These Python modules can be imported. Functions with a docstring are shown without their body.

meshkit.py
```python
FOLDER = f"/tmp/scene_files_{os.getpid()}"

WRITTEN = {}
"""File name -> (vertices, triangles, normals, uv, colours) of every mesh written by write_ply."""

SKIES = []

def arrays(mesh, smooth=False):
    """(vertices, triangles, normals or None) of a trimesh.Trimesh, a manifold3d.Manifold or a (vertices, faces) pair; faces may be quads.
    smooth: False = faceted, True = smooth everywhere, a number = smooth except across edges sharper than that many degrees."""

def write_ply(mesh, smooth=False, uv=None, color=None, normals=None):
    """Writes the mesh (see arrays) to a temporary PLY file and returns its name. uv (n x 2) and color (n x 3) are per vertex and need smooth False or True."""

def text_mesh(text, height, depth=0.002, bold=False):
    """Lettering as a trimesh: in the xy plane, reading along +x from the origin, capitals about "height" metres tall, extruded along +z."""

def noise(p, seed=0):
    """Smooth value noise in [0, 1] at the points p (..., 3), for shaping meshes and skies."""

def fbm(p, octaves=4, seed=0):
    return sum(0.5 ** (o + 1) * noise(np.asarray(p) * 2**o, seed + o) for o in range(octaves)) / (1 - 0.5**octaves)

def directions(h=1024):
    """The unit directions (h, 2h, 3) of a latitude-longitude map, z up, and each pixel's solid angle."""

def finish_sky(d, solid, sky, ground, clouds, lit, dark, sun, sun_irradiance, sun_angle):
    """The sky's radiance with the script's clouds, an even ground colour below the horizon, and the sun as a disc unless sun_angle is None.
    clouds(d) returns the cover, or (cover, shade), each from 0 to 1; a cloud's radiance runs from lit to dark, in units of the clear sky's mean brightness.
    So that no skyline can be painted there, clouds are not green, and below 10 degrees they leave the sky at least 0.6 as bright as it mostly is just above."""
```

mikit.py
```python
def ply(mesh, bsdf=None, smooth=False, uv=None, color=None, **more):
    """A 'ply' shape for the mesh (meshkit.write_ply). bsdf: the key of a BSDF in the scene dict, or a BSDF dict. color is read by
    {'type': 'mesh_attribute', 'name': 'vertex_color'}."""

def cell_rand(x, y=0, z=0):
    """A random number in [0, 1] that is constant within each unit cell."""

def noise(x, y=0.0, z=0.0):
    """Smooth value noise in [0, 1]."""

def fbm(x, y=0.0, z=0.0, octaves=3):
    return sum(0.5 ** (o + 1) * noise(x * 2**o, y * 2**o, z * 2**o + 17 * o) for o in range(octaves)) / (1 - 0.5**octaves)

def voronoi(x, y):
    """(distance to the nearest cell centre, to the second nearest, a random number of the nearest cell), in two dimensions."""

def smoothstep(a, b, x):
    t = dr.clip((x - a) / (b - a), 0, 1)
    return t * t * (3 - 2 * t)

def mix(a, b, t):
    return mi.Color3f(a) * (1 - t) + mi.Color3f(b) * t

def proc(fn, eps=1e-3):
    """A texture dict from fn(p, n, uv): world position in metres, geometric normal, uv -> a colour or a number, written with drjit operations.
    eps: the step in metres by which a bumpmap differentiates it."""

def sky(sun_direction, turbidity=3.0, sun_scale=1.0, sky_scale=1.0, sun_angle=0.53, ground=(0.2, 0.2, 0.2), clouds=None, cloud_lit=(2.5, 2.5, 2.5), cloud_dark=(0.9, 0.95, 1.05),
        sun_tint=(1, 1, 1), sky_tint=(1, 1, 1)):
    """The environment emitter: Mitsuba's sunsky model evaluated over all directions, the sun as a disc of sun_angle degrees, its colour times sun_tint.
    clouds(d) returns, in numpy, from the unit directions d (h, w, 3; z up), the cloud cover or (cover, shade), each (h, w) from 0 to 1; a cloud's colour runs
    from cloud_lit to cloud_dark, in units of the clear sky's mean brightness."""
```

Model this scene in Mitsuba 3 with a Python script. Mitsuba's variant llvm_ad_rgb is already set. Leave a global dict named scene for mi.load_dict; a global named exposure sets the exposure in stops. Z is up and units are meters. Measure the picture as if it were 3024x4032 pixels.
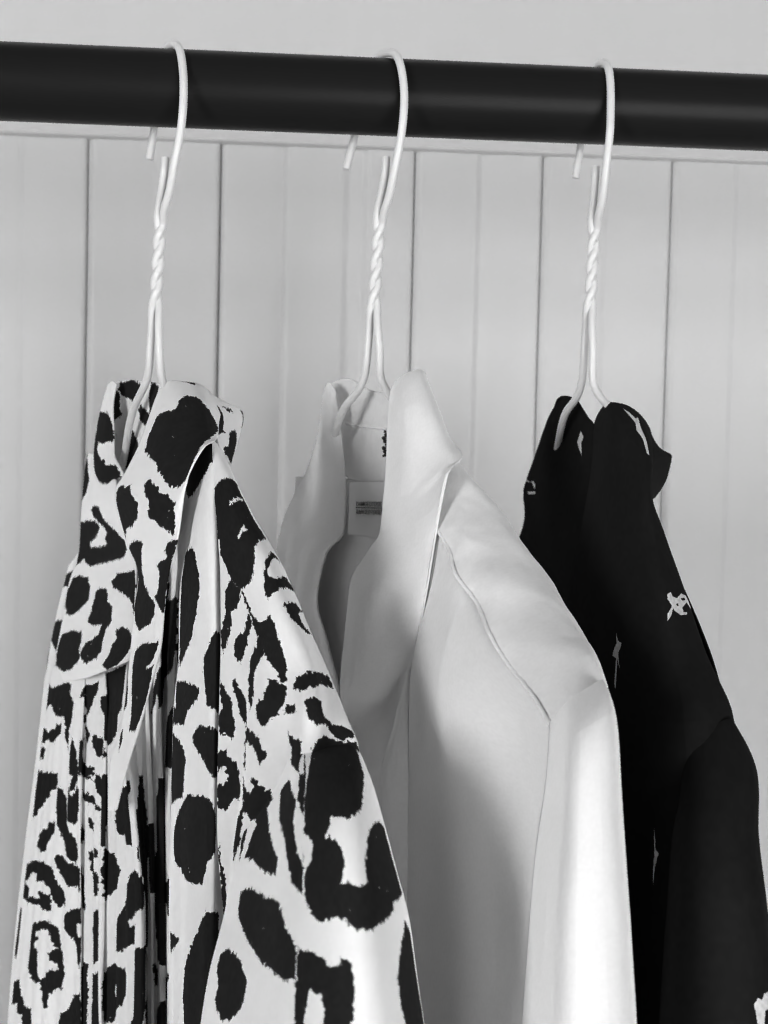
import math, random
import numpy as np, trimesh, drjit as dr, mitsuba as mi
from scipy.interpolate import PchipInterpolator, CubicSpline
from scipy.ndimage import gaussian_filter1d
import mikit, meshkit

T = mi.ScalarTransform4f
scene, labels = {}, {}
rng = np.random.default_rng(7)

# ------------------------------------------------------------------ camera, light, exposure
scene['camera'] = {'type': 'thinlens', 'fov': 30.912, 'fov_axis': 'x', 'near_clip': 0.05, 'far_clip': 30.0,
                   'aperture_radius': 0.0011, 'focus_distance': 0.44,
                   'to_world': T().look_at(origin=[np.float64(0.0), np.float64(-0.5), np.float64(0.0)], target=[0.07228, 0.4961, -0.05059], up=[-0.01984, 0.05215, 0.99844])}


def rect_lamp(key, at, towards, w, h, power, label):
    at, towards = np.array(at, float), np.array(towards, float)
    scene[key] = {'type': 'rectangle', 'to_world': T().look_at(origin=at.tolist(), target=towards.tolist(), up=[0, 0, 1]).scale([w / 2, h / 2, 1]),
                  'bsdf': {'type': 'diffuse', 'reflectance': {'type': 'rgb', 'value': 0.5}},
                  'emitter': {'type': 'area', 'radiance': {'type': 'rgb', 'value': power}}}
    labels[key] = {'label': label, 'category': 'lamp'}


rect_lamp('soft_window_lamp', (0.85, -2.5, -0.6), (0.05, 0.05, 0.0), 1.3, 1.6, 7.4, 'large soft window light low in front on the right, shining towards the clothes')
rect_lamp('soft_window_lamp_001', (-1.6, -2.1, 0.15), (0.0, 0.0, 0.0), 0.45, 0.9, 26.0, 'narrow soft window light in front on the left at rail height, shining towards the clothes')
scene['room_light'] = {'type': 'constant', 'radiance': {'type': 'rgb', 'value': 0.15}}
exposure = 0.33

# ------------------------------------------------------------------ helpers
def lattice(ctrl, nu, nv, soft=True):
    """Control rows (r, c, 3) in mm -> points (nv, nu, 3) and their arc-length coordinates (nv, nu, 2) in mm."""
    c = np.asarray(ctrl, float)
    ku = np.r_[0, np.cumsum(np.linalg.norm(np.diff(c, axis=1), axis=2).mean(0))]
    kv = np.r_[0, np.cumsum(np.linalg.norm(np.diff(c, axis=0), axis=2).mean(1))]
    u, v = np.linspace(0, ku[-1], nu), np.linspace(0, kv[-1], nv)
    u = np.unique(np.r_[u, ku]); v = np.unique(np.r_[v, kv])
    g = PchipInterpolator(kv, c, axis=0)(v)
    g = CubicSpline(ku, g, axis=1, bc_type='natural')(u) if soft else PchipInterpolator(ku, g, axis=1)(u)
    return g, np.stack(np.broadcast_arrays(u[None, :], v[:, None]), -1)


def relief(p, amp, scale, seed, stretch=(1, 1, 0.35)):
    return amp * (meshkit.fbm(p * np.array(stretch) / scale, 4, seed) - 0.5)


def cloth(ctrl, soft=True, nu=70, nv=110, thick=0.55, wrinkle=0.0, scale=30.0, seed=1, folds=(), flip=False):
    """A sheet of cloth with a real thickness: mesh in metres and uv in mm. folds: (amp, wavelength across, drift, phase, start v, end v)."""
    g, uv = lattice(ctrl, nu, nv, soft)
    nv, nu = g.shape[:2]
    def normals(g):
        n = np.cross(np.gradient(g, axis=1), np.gradient(g, axis=0))
        return n / np.maximum(np.linalg.norm(n, axis=2, keepdims=True), 1e-9)
    n = normals(g)
    if not soft:
        h = gaussian_filter1d(g, 1.6, axis=1, mode='nearest')
        h[:, 0], h[:, -1] = g[:, 0], g[:, -1]
        g = h
        n = normals(g)
    if wrinkle:
        g = g + n * relief(g, wrinkle, scale, seed)[..., None]
    u, v = uv[..., 0], uv[..., 1]
    for amp, wl, drift, ph, v0, v1 in folds:
        k = np.clip((v - v0) / max(v1 - v0, 1e-6), 0, 1); k = k * k * (3 - 2 * k)
        s = np.sin(2 * np.pi * (u + drift * v) / wl + ph + 1.5 * (meshkit.noise(g / 40.0, seed + 9) - .5))
        g = g + n * (amp * k * s)[..., None]
    n = normals(g)
    a, b = g + n * thick / 2, g - n * thick / 2
    verts = np.vstack([a.reshape(-1, 3), b.reshape(-1, 3)]) / 1000.0
    i = np.arange(nv * nu).reshape(nv, nu)
    q = np.stack([i[:-1, :-1], i[:-1, 1:], i[1:, 1:], i[1:, :-1]], -1).reshape(-1, 4)
    m = nv * nu
    rim = np.r_[i[0, :], i[1:, -1], i[-1, -2::-1], i[-2:0:-1, 0]]
    r2 = np.roll(rim, -1)
    quads = np.vstack([q[:, ::-1], q + m, np.stack([rim, r2, r2 + m, rim + m], -1)])
    f = np.vstack([quads[:, [0, 1, 2]], quads[:, [0, 2, 3]]])
    t = np.tile(uv.reshape(-1, 2), (2, 1))
    return (verts, f), t


def tube(path, radius, seg=14, closed_ends=True):
    p = np.asarray(path, float)
    t = np.gradient(p, axis=0); t /= np.linalg.norm(t, axis=1, keepdims=True)
    n = np.cross(t[0], [0.3, 0.9, 0.1]); n /= np.linalg.norm(n)
    a = np.linspace(0, 2 * np.pi, seg, endpoint=False)
    rings = []
    for k in range(len(p)):
        n = n - t[k] * (n @ t[k]); n /= np.linalg.norm(n)
        b = np.cross(t[k], n)
        rings.append(p[k] + radius * (np.cos(a)[:, None] * n + np.sin(a)[:, None] * b))
    v = np.vstack(rings); f = []
    for k in range(len(p) - 1):
        for j in range(seg):
            A, B_ = k * seg + j, k * seg + (j + 1) % seg
            f += [[A, B_, B_ + seg], [A, B_ + seg, A + seg]]
    if closed_ends:
        v = np.vstack([v, p[0] - t[0] * radius * .25, p[-1] + t[-1] * radius * .25]); c0, c1 = len(v) - 2, len(v) - 1
        o = (len(p) - 1) * seg
        for j in range(seg):
            f += [[c0, (j + 1) % seg, j], [c1, o + j, o + (j + 1) % seg]]
    return trimesh.Trimesh(v / 1000.0, np.array(f), process=False)


def smooth_path(pts, step=1.0):
    p = np.asarray(pts, float)
    s = np.r_[0, np.cumsum(np.linalg.norm(np.diff(p, axis=0), axis=1))]
    return CubicSpline(s, p, axis=0)(np.linspace(0, s[-1], max(8, int(s[-1] / step))))


def rounded_box(x0, x1, y0, y1, z0, z1, r=1.2, n=3):
    """A board with rounded long edges (mm), upright: the outline is rounded in x-y and stands from z0 to z1."""
    from shapely.geometry import box
    s = box(x0 + r, y0 + r, x1 - r, y1 - r).buffer(r, quad_segs=n)
    m = trimesh.creation.extrude_polygon(s, z1 - z0, engine='earcut'); m.apply_translation([0, 0, z0])
    m.apply_scale(0.001)
    return m


def tag(key, label=None, category=None, group=None, kind=None):
    d = {k: v for k, v in dict(label=label, category=category, group=group, kind=kind).items() if v}
    labels.setdefault(key, {}).update(d)


# ------------------------------------------------------------------ data: control points in mm (x right, y away, z up), print outlines and painted fold shade in mm on the cloth
WHITE = {
    'collar': [[[36.7,-15.0,17.2],[39.1,-18.0,21.6],[42.6,-20.0,24.0],[46.3,-18.0,25.0],[49.1,-6.0,24.7]],[[35.4,-22.0,4.6],[38.2,-32.0,10.1],[43.0,-36.0,12.9],[48.8,-32.0,14.7],[52.3,-14.0,14.0]],[[35.1,-25.0,-7.3],[38.6,-40.0,-5.4],[43.9,-47.0,-3.7],[51.5,-46.0,1.1],[55.3,-30.0,1.9]],[[34.5,-26.0,-17.6],[38.1,-43.0,-15.3],[44.1,-52.0,-12.3],[51.8,-54.0,-5.7],[57.8,-44.0,-3.1]],[[34.2,-26.0,-20.3],[38.0,-43.0,-18.2],[43.6,-53.0,-15.3],[51.0,-57.0,-8.7],[58.0,-48.0,-5.0]],[[34.1,-26.0,-22.7],[37.8,-44.0,-20.3],[43.3,-54.0,-17.9],[49.7,-58.0,-11.7],[53.9,-58.0,-7.3]],[[33.4,-25.0,-31.2],[37.5,-45.0,-28.2],[42.2,-58.0,-25.8],[47.5,-64.0,-21.0],[51.6,-62.0,-9.5]],[[29.6,-20.0,-38.0],[35.3,-44.0,-37.5],[39.8,-59.0,-36.2],[44.3,-66.0,-34.1],[47.6,-68.0,-28.7]],[[25.0,6.0,-52.4],[29.7,-44.0,-49.9],[36.5,-55.0,-50.1],[41.4,-66.0,-50.2],[44.7,-70.0,-48.2]],[[23.9,16.0,-72.3],[28.8,-32.0,-68.6],[35.0,-50.0,-67.4],[39.7,-57.0,-67.8],[42.5,-64.0,-65.9]],[[23.2,28.0,-91.8],[28.6,-8.0,-87.1],[34.9,-30.0,-83.2],[40.0,-38.0,-81.4],[41.7,-54.0,-78.1]],[[24.6,34.0,-110.9],[32.0,22.0,-108.4],[36.0,5.0,-104.8],[39.1,-10.0,-101.7],[41.7,-22.0,-99.1]],[[26.5,42.0,-140.3],[33.2,32.0,-137.7],[37.1,18.0,-134.0],[39.3,2.0,-129.9],[41.4,-10.0,-126.8]],[[30.1,46.0,-254.5],[36.1,38.0,-250.8],[40.0,24.0,-244.3],[42.3,8.0,-236.9],[44.2,-6.0,-230.4]],[[33.9,50.2,-454.5],[39.2,44.4,-450.8],[43.2,30.5,-444.3],[45.6,14.7,-436.9],[47.4,-1.4,-430.4]]],
    'collar_back': [[[14.9,46.0,20.4],[20.7,42.0,23.7],[27.1,30.0,21.9],[32.6,15.0,18.4],[38.7,0.0,17.4]],[[20.5,52.0,9.5],[24.6,46.0,8.6],[29.9,33.0,7.6],[34.3,18.0,6.7],[39.6,4.0,6.6]],[[23.1,52.0,-3.3],[25.8,46.0,-5.0],[30.2,33.0,-5.7],[34.7,20.0,-5.4],[40.0,5.0,-5.1]],[[24.1,44.0,-14.1],[27.1,40.0,-15.4],[31.4,34.0,-15.5],[35.2,24.0,-15.1],[40.1,8.0,-14.2]]],
    'collar_001': [[[14.8,40.0,20.2],[15.9,38.0,21.8],[17.3,36.0,21.7],[18.9,34.0,18.9]],[[13.9,62.0,9.5],[15.7,46.0,9.6],[18.0,38.0,8.3],[20.8,36.0,8.3]],[[10.3,85.0,-9.7],[14.1,60.0,-10.1],[18.5,45.0,-10.6],[23.3,39.0,-10.4]],[[5.4,105.0,-22.2],[11.3,73.0,-23.8],[17.4,54.0,-24.7],[24.5,41.0,-26.7]],[[0.7,125.0,-35.6],[7.2,88.0,-37.2],[16.1,63.0,-37.4],[23.8,46.0,-36.1]],[[-2.3,140.0,-49.3],[4.4,102.0,-51.3],[11.2,78.0,-50.5],[17.9,60.0,-45.6]],[[-4.5,150.0,-71.8],[3.4,110.0,-69.4],[10.1,86.0,-66.5],[15.6,72.0,-64.8]],[[-3.5,150.0,-98.0],[5.9,114.0,-92.5],[13.6,92.0,-87.1],[20.9,75.0,-83.5]],[[-0.8,150.0,-124.3],[9.5,117.0,-115.8],[19.1,96.0,-109.8],[26.3,78.0,-106.4]],[[4.8,150.0,-186.1],[12.9,120.0,-177.5],[21.5,98.0,-171.2],[28.7,80.0,-166.0]],[[7.1,150.0,-302.6],[15.2,120.0,-288.8],[23.8,98.0,-278.6],[31.0,80.0,-270.3]],[[9.5,150.0,-502.6],[17.7,120.0,-488.8],[26.4,98.0,-478.6],[33.7,80.0,-470.3]]],
    'back_panel': [[[5.4,120.0,-16.6],[16.8,85.0,-15.4],[26.7,48.0,-14.9],[39.0,16.0,-13.7],[45.9,-20.0,-12.6]],[[4.2,140.0,-53.4],[16.8,95.0,-49.5],[27.8,56.0,-46.0],[39.5,14.0,-42.3],[46.8,-26.0,-38.8]],[[7.8,150.0,-119.8],[19.5,108.0,-112.0],[31.5,66.0,-104.1],[42.6,16.0,-94.7],[64.7,-70.0,-78.7]],[[11.5,150.0,-302.7],[23.3,112.0,-285.1],[35.3,70.0,-265.7],[46.5,20.0,-242.5],[69.7,-60.0,-205.5]],[[13.9,150.0,-502.7],[26.0,114.8,-485.1],[38.2,73.0,-465.7],[49.6,23.2,-442.5],[74.4,-50.5,-405.5]]],
    'yoke': [[[54.3,-46.0,-6.8],[55.5,-46.0,-5.8],[57.4,-43.0,-5.7],[59.5,-20.0,-8.4]],[[48.5,-66.0,-27.0],[54.5,-64.0,-21.5],[63.8,-58.0,-18.0],[66.9,-34.0,-22.9]],[[51.4,-76.0,-33.4],[56.5,-76.0,-28.7],[67.7,-66.0,-24.5],[70.6,-42.0,-30.1]],[[52.3,-86.0,-39.3],[60.3,-82.0,-33.2],[71.5,-76.0,-31.0],[74.9,-50.0,-37.1]],[[57.5,-95.0,-46.6],[63.9,-97.0,-41.0],[77.4,-87.0,-40.5],[81.9,-60.0,-47.3]],[[59.2,-108.0,-53.3],[68.7,-104.0,-47.4],[80.0,-98.0,-45.9],[84.6,-70.0,-53.5]],[[63.8,-118.0,-61.3],[72.4,-120.0,-54.4],[83.2,-112.0,-53.0],[89.0,-82.0,-61.2]],[[68.4,-130.0,-67.3],[75.2,-132.0,-60.8],[84.0,-128.0,-57.5],[90.4,-98.0,-66.3]],[[72.2,-137.0,-74.4],[77.7,-142.0,-68.7],[85.8,-136.0,-64.8],[91.7,-110.0,-72.6]]],
    'front_panel': [[[46.9,-60.0,-25.6],[51.7,-74.0,-33.3],[55.4,-87.0,-43.1],[59.1,-99.0,-51.2],[63.4,-114.0,-60.0],[68.2,-126.0,-66.8],[72.1,-138.0,-73.5]],[[42.2,-56.0,-73.9],[42.9,-74.0,-73.8],[45.6,-94.0,-73.0],[50.4,-108.0,-73.1],[57.5,-119.0,-74.9],[65.2,-128.0,-78.1],[72.1,-138.0,-83.4]],[[43.4,-48.0,-116.9],[45.0,-60.0,-115.3],[49.1,-86.0,-109.9],[55.1,-114.0,-103.7],[59.8,-122.0,-102.8],[65.1,-129.0,-102.8],[71.1,-140.0,-101.6]],[[44.2,-42.0,-161.0],[46.1,-53.0,-157.2],[51.2,-82.0,-147.0],[58.3,-116.0,-135.7],[62.9,-124.0,-133.5],[66.0,-129.0,-132.4],[68.3,-142.0,-128.4]],[[44.4,-42.0,-213.6],[46.2,-52.0,-209.0],[52.0,-80.0,-196.0],[58.8,-116.0,-179.3],[63.0,-123.0,-176.1],[65.4,-128.0,-173.8],[66.5,-144.0,-166.4]],[[44.8,-42.0,-413.6],[46.5,-49.7,-409.0],[53.9,-75.1,-396.0],[60.3,-116.0,-379.3],[63.1,-120.2,-376.1],[63.7,-125.1,-373.8],[61.1,-150.3,-366.4]]],
    'sleeve': [[[71.6,-139.0,-73.3],[73.6,-145.0,-67.8],[76.6,-148.0,-64.1],[80.4,-147.0,-62.1],[84.5,-142.0,-61.5],[90.9,-118.0,-68.2]],[[71.4,-139.0,-84.5],[71.1,-158.0,-75.5],[73.5,-167.0,-69.8],[78.3,-166.0,-67.1],[86.6,-150.0,-70.5],[94.1,-120.0,-79.6]],[[68.6,-141.0,-107.6],[68.8,-166.0,-97.2],[71.1,-179.0,-91.7],[76.8,-179.0,-91.1],[87.4,-158.0,-97.7],[95.9,-120.0,-109.8]],[[67.0,-142.0,-130.9],[67.2,-169.0,-118.7],[70.1,-184.0,-112.3],[77.1,-184.0,-112.3],[89.1,-160.0,-121.4],[98.4,-120.0,-136.4]],[[64.9,-145.0,-167.1],[66.2,-173.0,-154.0],[70.3,-188.0,-147.0],[78.4,-188.0,-147.1],[91.7,-162.0,-159.4],[101.4,-120.0,-179.2]],[[58.0,-154.9,-367.1],[62.5,-186.6,-354.0],[71.1,-201.8,-347.0],[82.8,-201.8,-347.1],[100.1,-168.3,-359.4],[109.8,-120.0,-379.2]]],
    'placket': [[[41.5,-60.0,-71.8],[41.9,-60.0,-71.9],[42.6,-58.0,-72.5]],[[39.2,-34.0,-95.1],[40.4,-50.0,-91.8],[42.6,-53.0,-91.2]],[[35.4,-26.0,-116.2],[39.1,-44.0,-111.7],[43.2,-49.0,-112.0]],[[34.5,-24.0,-142.7],[39.6,-40.0,-139.5],[43.7,-45.0,-138.0]],[[35.6,-24.0,-169.0],[40.4,-38.0,-164.0],[44.2,-43.0,-162.3]],[[36.8,-24.0,-221.9],[41.0,-38.0,-215.5],[44.6,-42.0,-213.6]],[[39.6,-24.0,-421.9],[42.4,-38.0,-415.5],[45.5,-39.7,-413.6]]],
    'neck_label': [[[25.3,33.0,-15.9],[31.8,25.0,-15.4],[37.6,13.0,-14.9]],[[25.2,33.0,-26.3],[31.5,25.0,-25.7],[37.1,13.0,-25.4]],[[25.0,33.0,-36.1],[31.3,24.0,-36.2],[36.8,12.0,-36.8]]],
}
BLACK = {
    'collar_001': [[[104.5,32.0,17.6],[106.3,30.0,19.1],[108.2,26.0,18.8],[109.8,20.0,17.3]],[[105.4,48.0,12.4],[106.7,36.0,13.1],[110.2,26.0,12.1],[113.0,16.0,11.2]],[[104.6,62.0,3.2],[106.8,44.0,3.2],[111.7,28.0,3.3],[114.6,10.0,7.7]],[[103.4,75.0,-7.4],[106.8,52.0,-7.9],[111.2,28.0,-8.2],[114.9,5.0,-6.0]],[[102.6,90.0,-18.6],[106.8,60.0,-19.4],[110.6,28.0,-19.0],[114.2,0.0,-17.8]],[[105.1,100.0,-32.1],[107.2,65.0,-32.0],[110.1,28.0,-30.6],[112.5,-5.0,-27.6]],[[103.8,115.0,-48.6],[107.5,70.0,-45.8],[109.5,28.0,-42.2],[111.3,-8.0,-39.2]],[[100.3,130.0,-78.7],[107.3,75.0,-71.6],[109.8,30.0,-65.8],[112.0,-8.0,-61.0]],[[101.4,140.0,-298.9],[112.0,80.0,-271.1],[115.5,35.0,-250.2],[118.1,-5.0,-231.6]],[[101.9,145.4,-498.9],[114.9,83.0,-471.1],[119.2,38.3,-450.2],[122.3,-2.9,-431.6]]],
    'front_panel': [[[114.4,2.0,12.2],[114.3,-8.0,15.1],[116.7,-12.0,15.7],[120.4,-12.0,15.0],[125.0,-6.0,13.8]],[[111.8,-2.0,6.5],[112.0,-22.0,7.3],[115.4,-30.0,8.1],[121.5,-28.0,8.3],[127.9,-15.0,7.8]],[[110.0,-8.0,-5.9],[110.5,-32.0,-4.7],[114.4,-42.0,-3.7],[120.1,-44.0,-2.7],[125.5,-34.0,-2.7]],[[108.2,-10.0,-19.1],[109.1,-38.0,-18.7],[112.8,-52.0,-18.0],[116.9,-58.0,-16.9],[120.5,-52.0,-16.3]],[[106.4,-10.0,-30.8],[108.2,-42.0,-30.2],[111.5,-60.0,-29.6],[116.7,-66.0,-27.6],[123.1,-58.0,-27.0]],[[103.6,-10.0,-49.1],[106.4,-45.0,-47.0],[110.3,-70.0,-45.0],[115.8,-82.0,-42.9],[125.8,-72.0,-43.1]],[[101.0,-10.0,-72.6],[104.4,-50.0,-68.0],[108.6,-82.0,-63.8],[115.5,-98.0,-59.8],[128.4,-88.0,-60.5]],[[99.3,-10.0,-99.5],[103.3,-55.0,-91.7],[107.4,-92.0,-84.0],[115.4,-115.0,-77.8],[133.0,-105.0,-79.4]],[[98.5,-10.0,-131.5],[102.7,-58.0,-118.6],[106.6,-98.0,-107.8],[116.7,-118.0,-102.4],[135.6,-104.0,-106.1]],[[101.5,-10.0,-229.1],[105.0,-60.0,-205.8],[108.8,-100.0,-187.2],[118.0,-118.0,-179.0],[139.9,-100.0,-187.5]],[[105.1,-10.0,-429.1],[108.1,-62.8,-405.8],[112.0,-103.0,-387.2],[120.2,-118.0,-379.0],[146.4,-94.1,-387.5]]],
    'sleeve': [[[115.7,-110.0,-84.2],[120.5,-114.0,-80.6],[126.4,-112.0,-78.3],[132.8,-104.0,-79.9],[139.1,-88.0,-85.3]],[[114.2,-117.0,-98.0],[118.4,-127.0,-93.4],[126.8,-127.0,-92.1],[136.7,-116.0,-95.0],[145.2,-90.0,-102.6]],[[111.6,-119.0,-110.1],[114.6,-136.0,-104.1],[123.5,-138.0,-103.3],[135.7,-120.0,-109.1],[145.4,-90.0,-117.7]],[[110.5,-120.0,-128.4],[112.8,-144.0,-120.3],[122.1,-148.0,-118.9],[136.9,-125.0,-126.5],[148.0,-90.0,-138.5]],[[109.7,-120.0,-148.4],[112.8,-146.0,-138.3],[123.3,-150.0,-136.8],[138.8,-128.0,-145.4],[151.0,-90.0,-160.3]],[[109.1,-120.0,-179.3],[113.2,-148.0,-166.2],[124.2,-154.0,-163.5],[141.6,-130.0,-174.9],[154.5,-90.0,-193.8]],[[107.0,-120.0,-379.3],[114.9,-156.6,-366.2],[128.1,-172.0,-363.5],[153.0,-138.1,-374.9],[166.9,-90.0,-393.8]]],
    'collar': [[[126.4,-12.0,10.7],[129.9,-6.0,8.9],[132.9,0.0,7.0]],[[126.0,-18.0,0.4],[133.6,-4.0,1.8],[138.3,6.0,-0.3]],[[125.5,-22.0,-5.3],[136.2,-4.0,-3.7],[144.0,10.0,-3.0]],[[125.2,-26.0,-11.7],[134.7,-6.0,-12.1],[142.0,8.0,-10.6]],[[124.8,-30.0,-17.1],[130.9,-12.0,-18.2],[135.3,0.0,-18.3]]],
    'back_panel': [[[114.7,28.0,7.0],[119.0,17.0,7.0],[123.8,4.0,7.8],[129.5,-4.0,7.9]],[[114.3,36.0,-24.6],[122.0,18.0,-23.6],[126.1,-14.0,-20.2],[126.1,-34.0,-19.3]],[[118.8,55.0,-101.2],[127.7,-10.0,-89.1],[134.5,-60.0,-76.7],[138.1,-80.0,-78.9]],[[124.8,60.0,-263.9],[137.6,-10.0,-231.2],[143.4,-66.0,-204.9],[150.1,-90.0,-193.8]],[[129.3,63.7,-463.9],[146.0,-10.0,-431.2],[151.7,-71.6,-404.9],[162.6,-100.5,-393.8]]],
}
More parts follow.
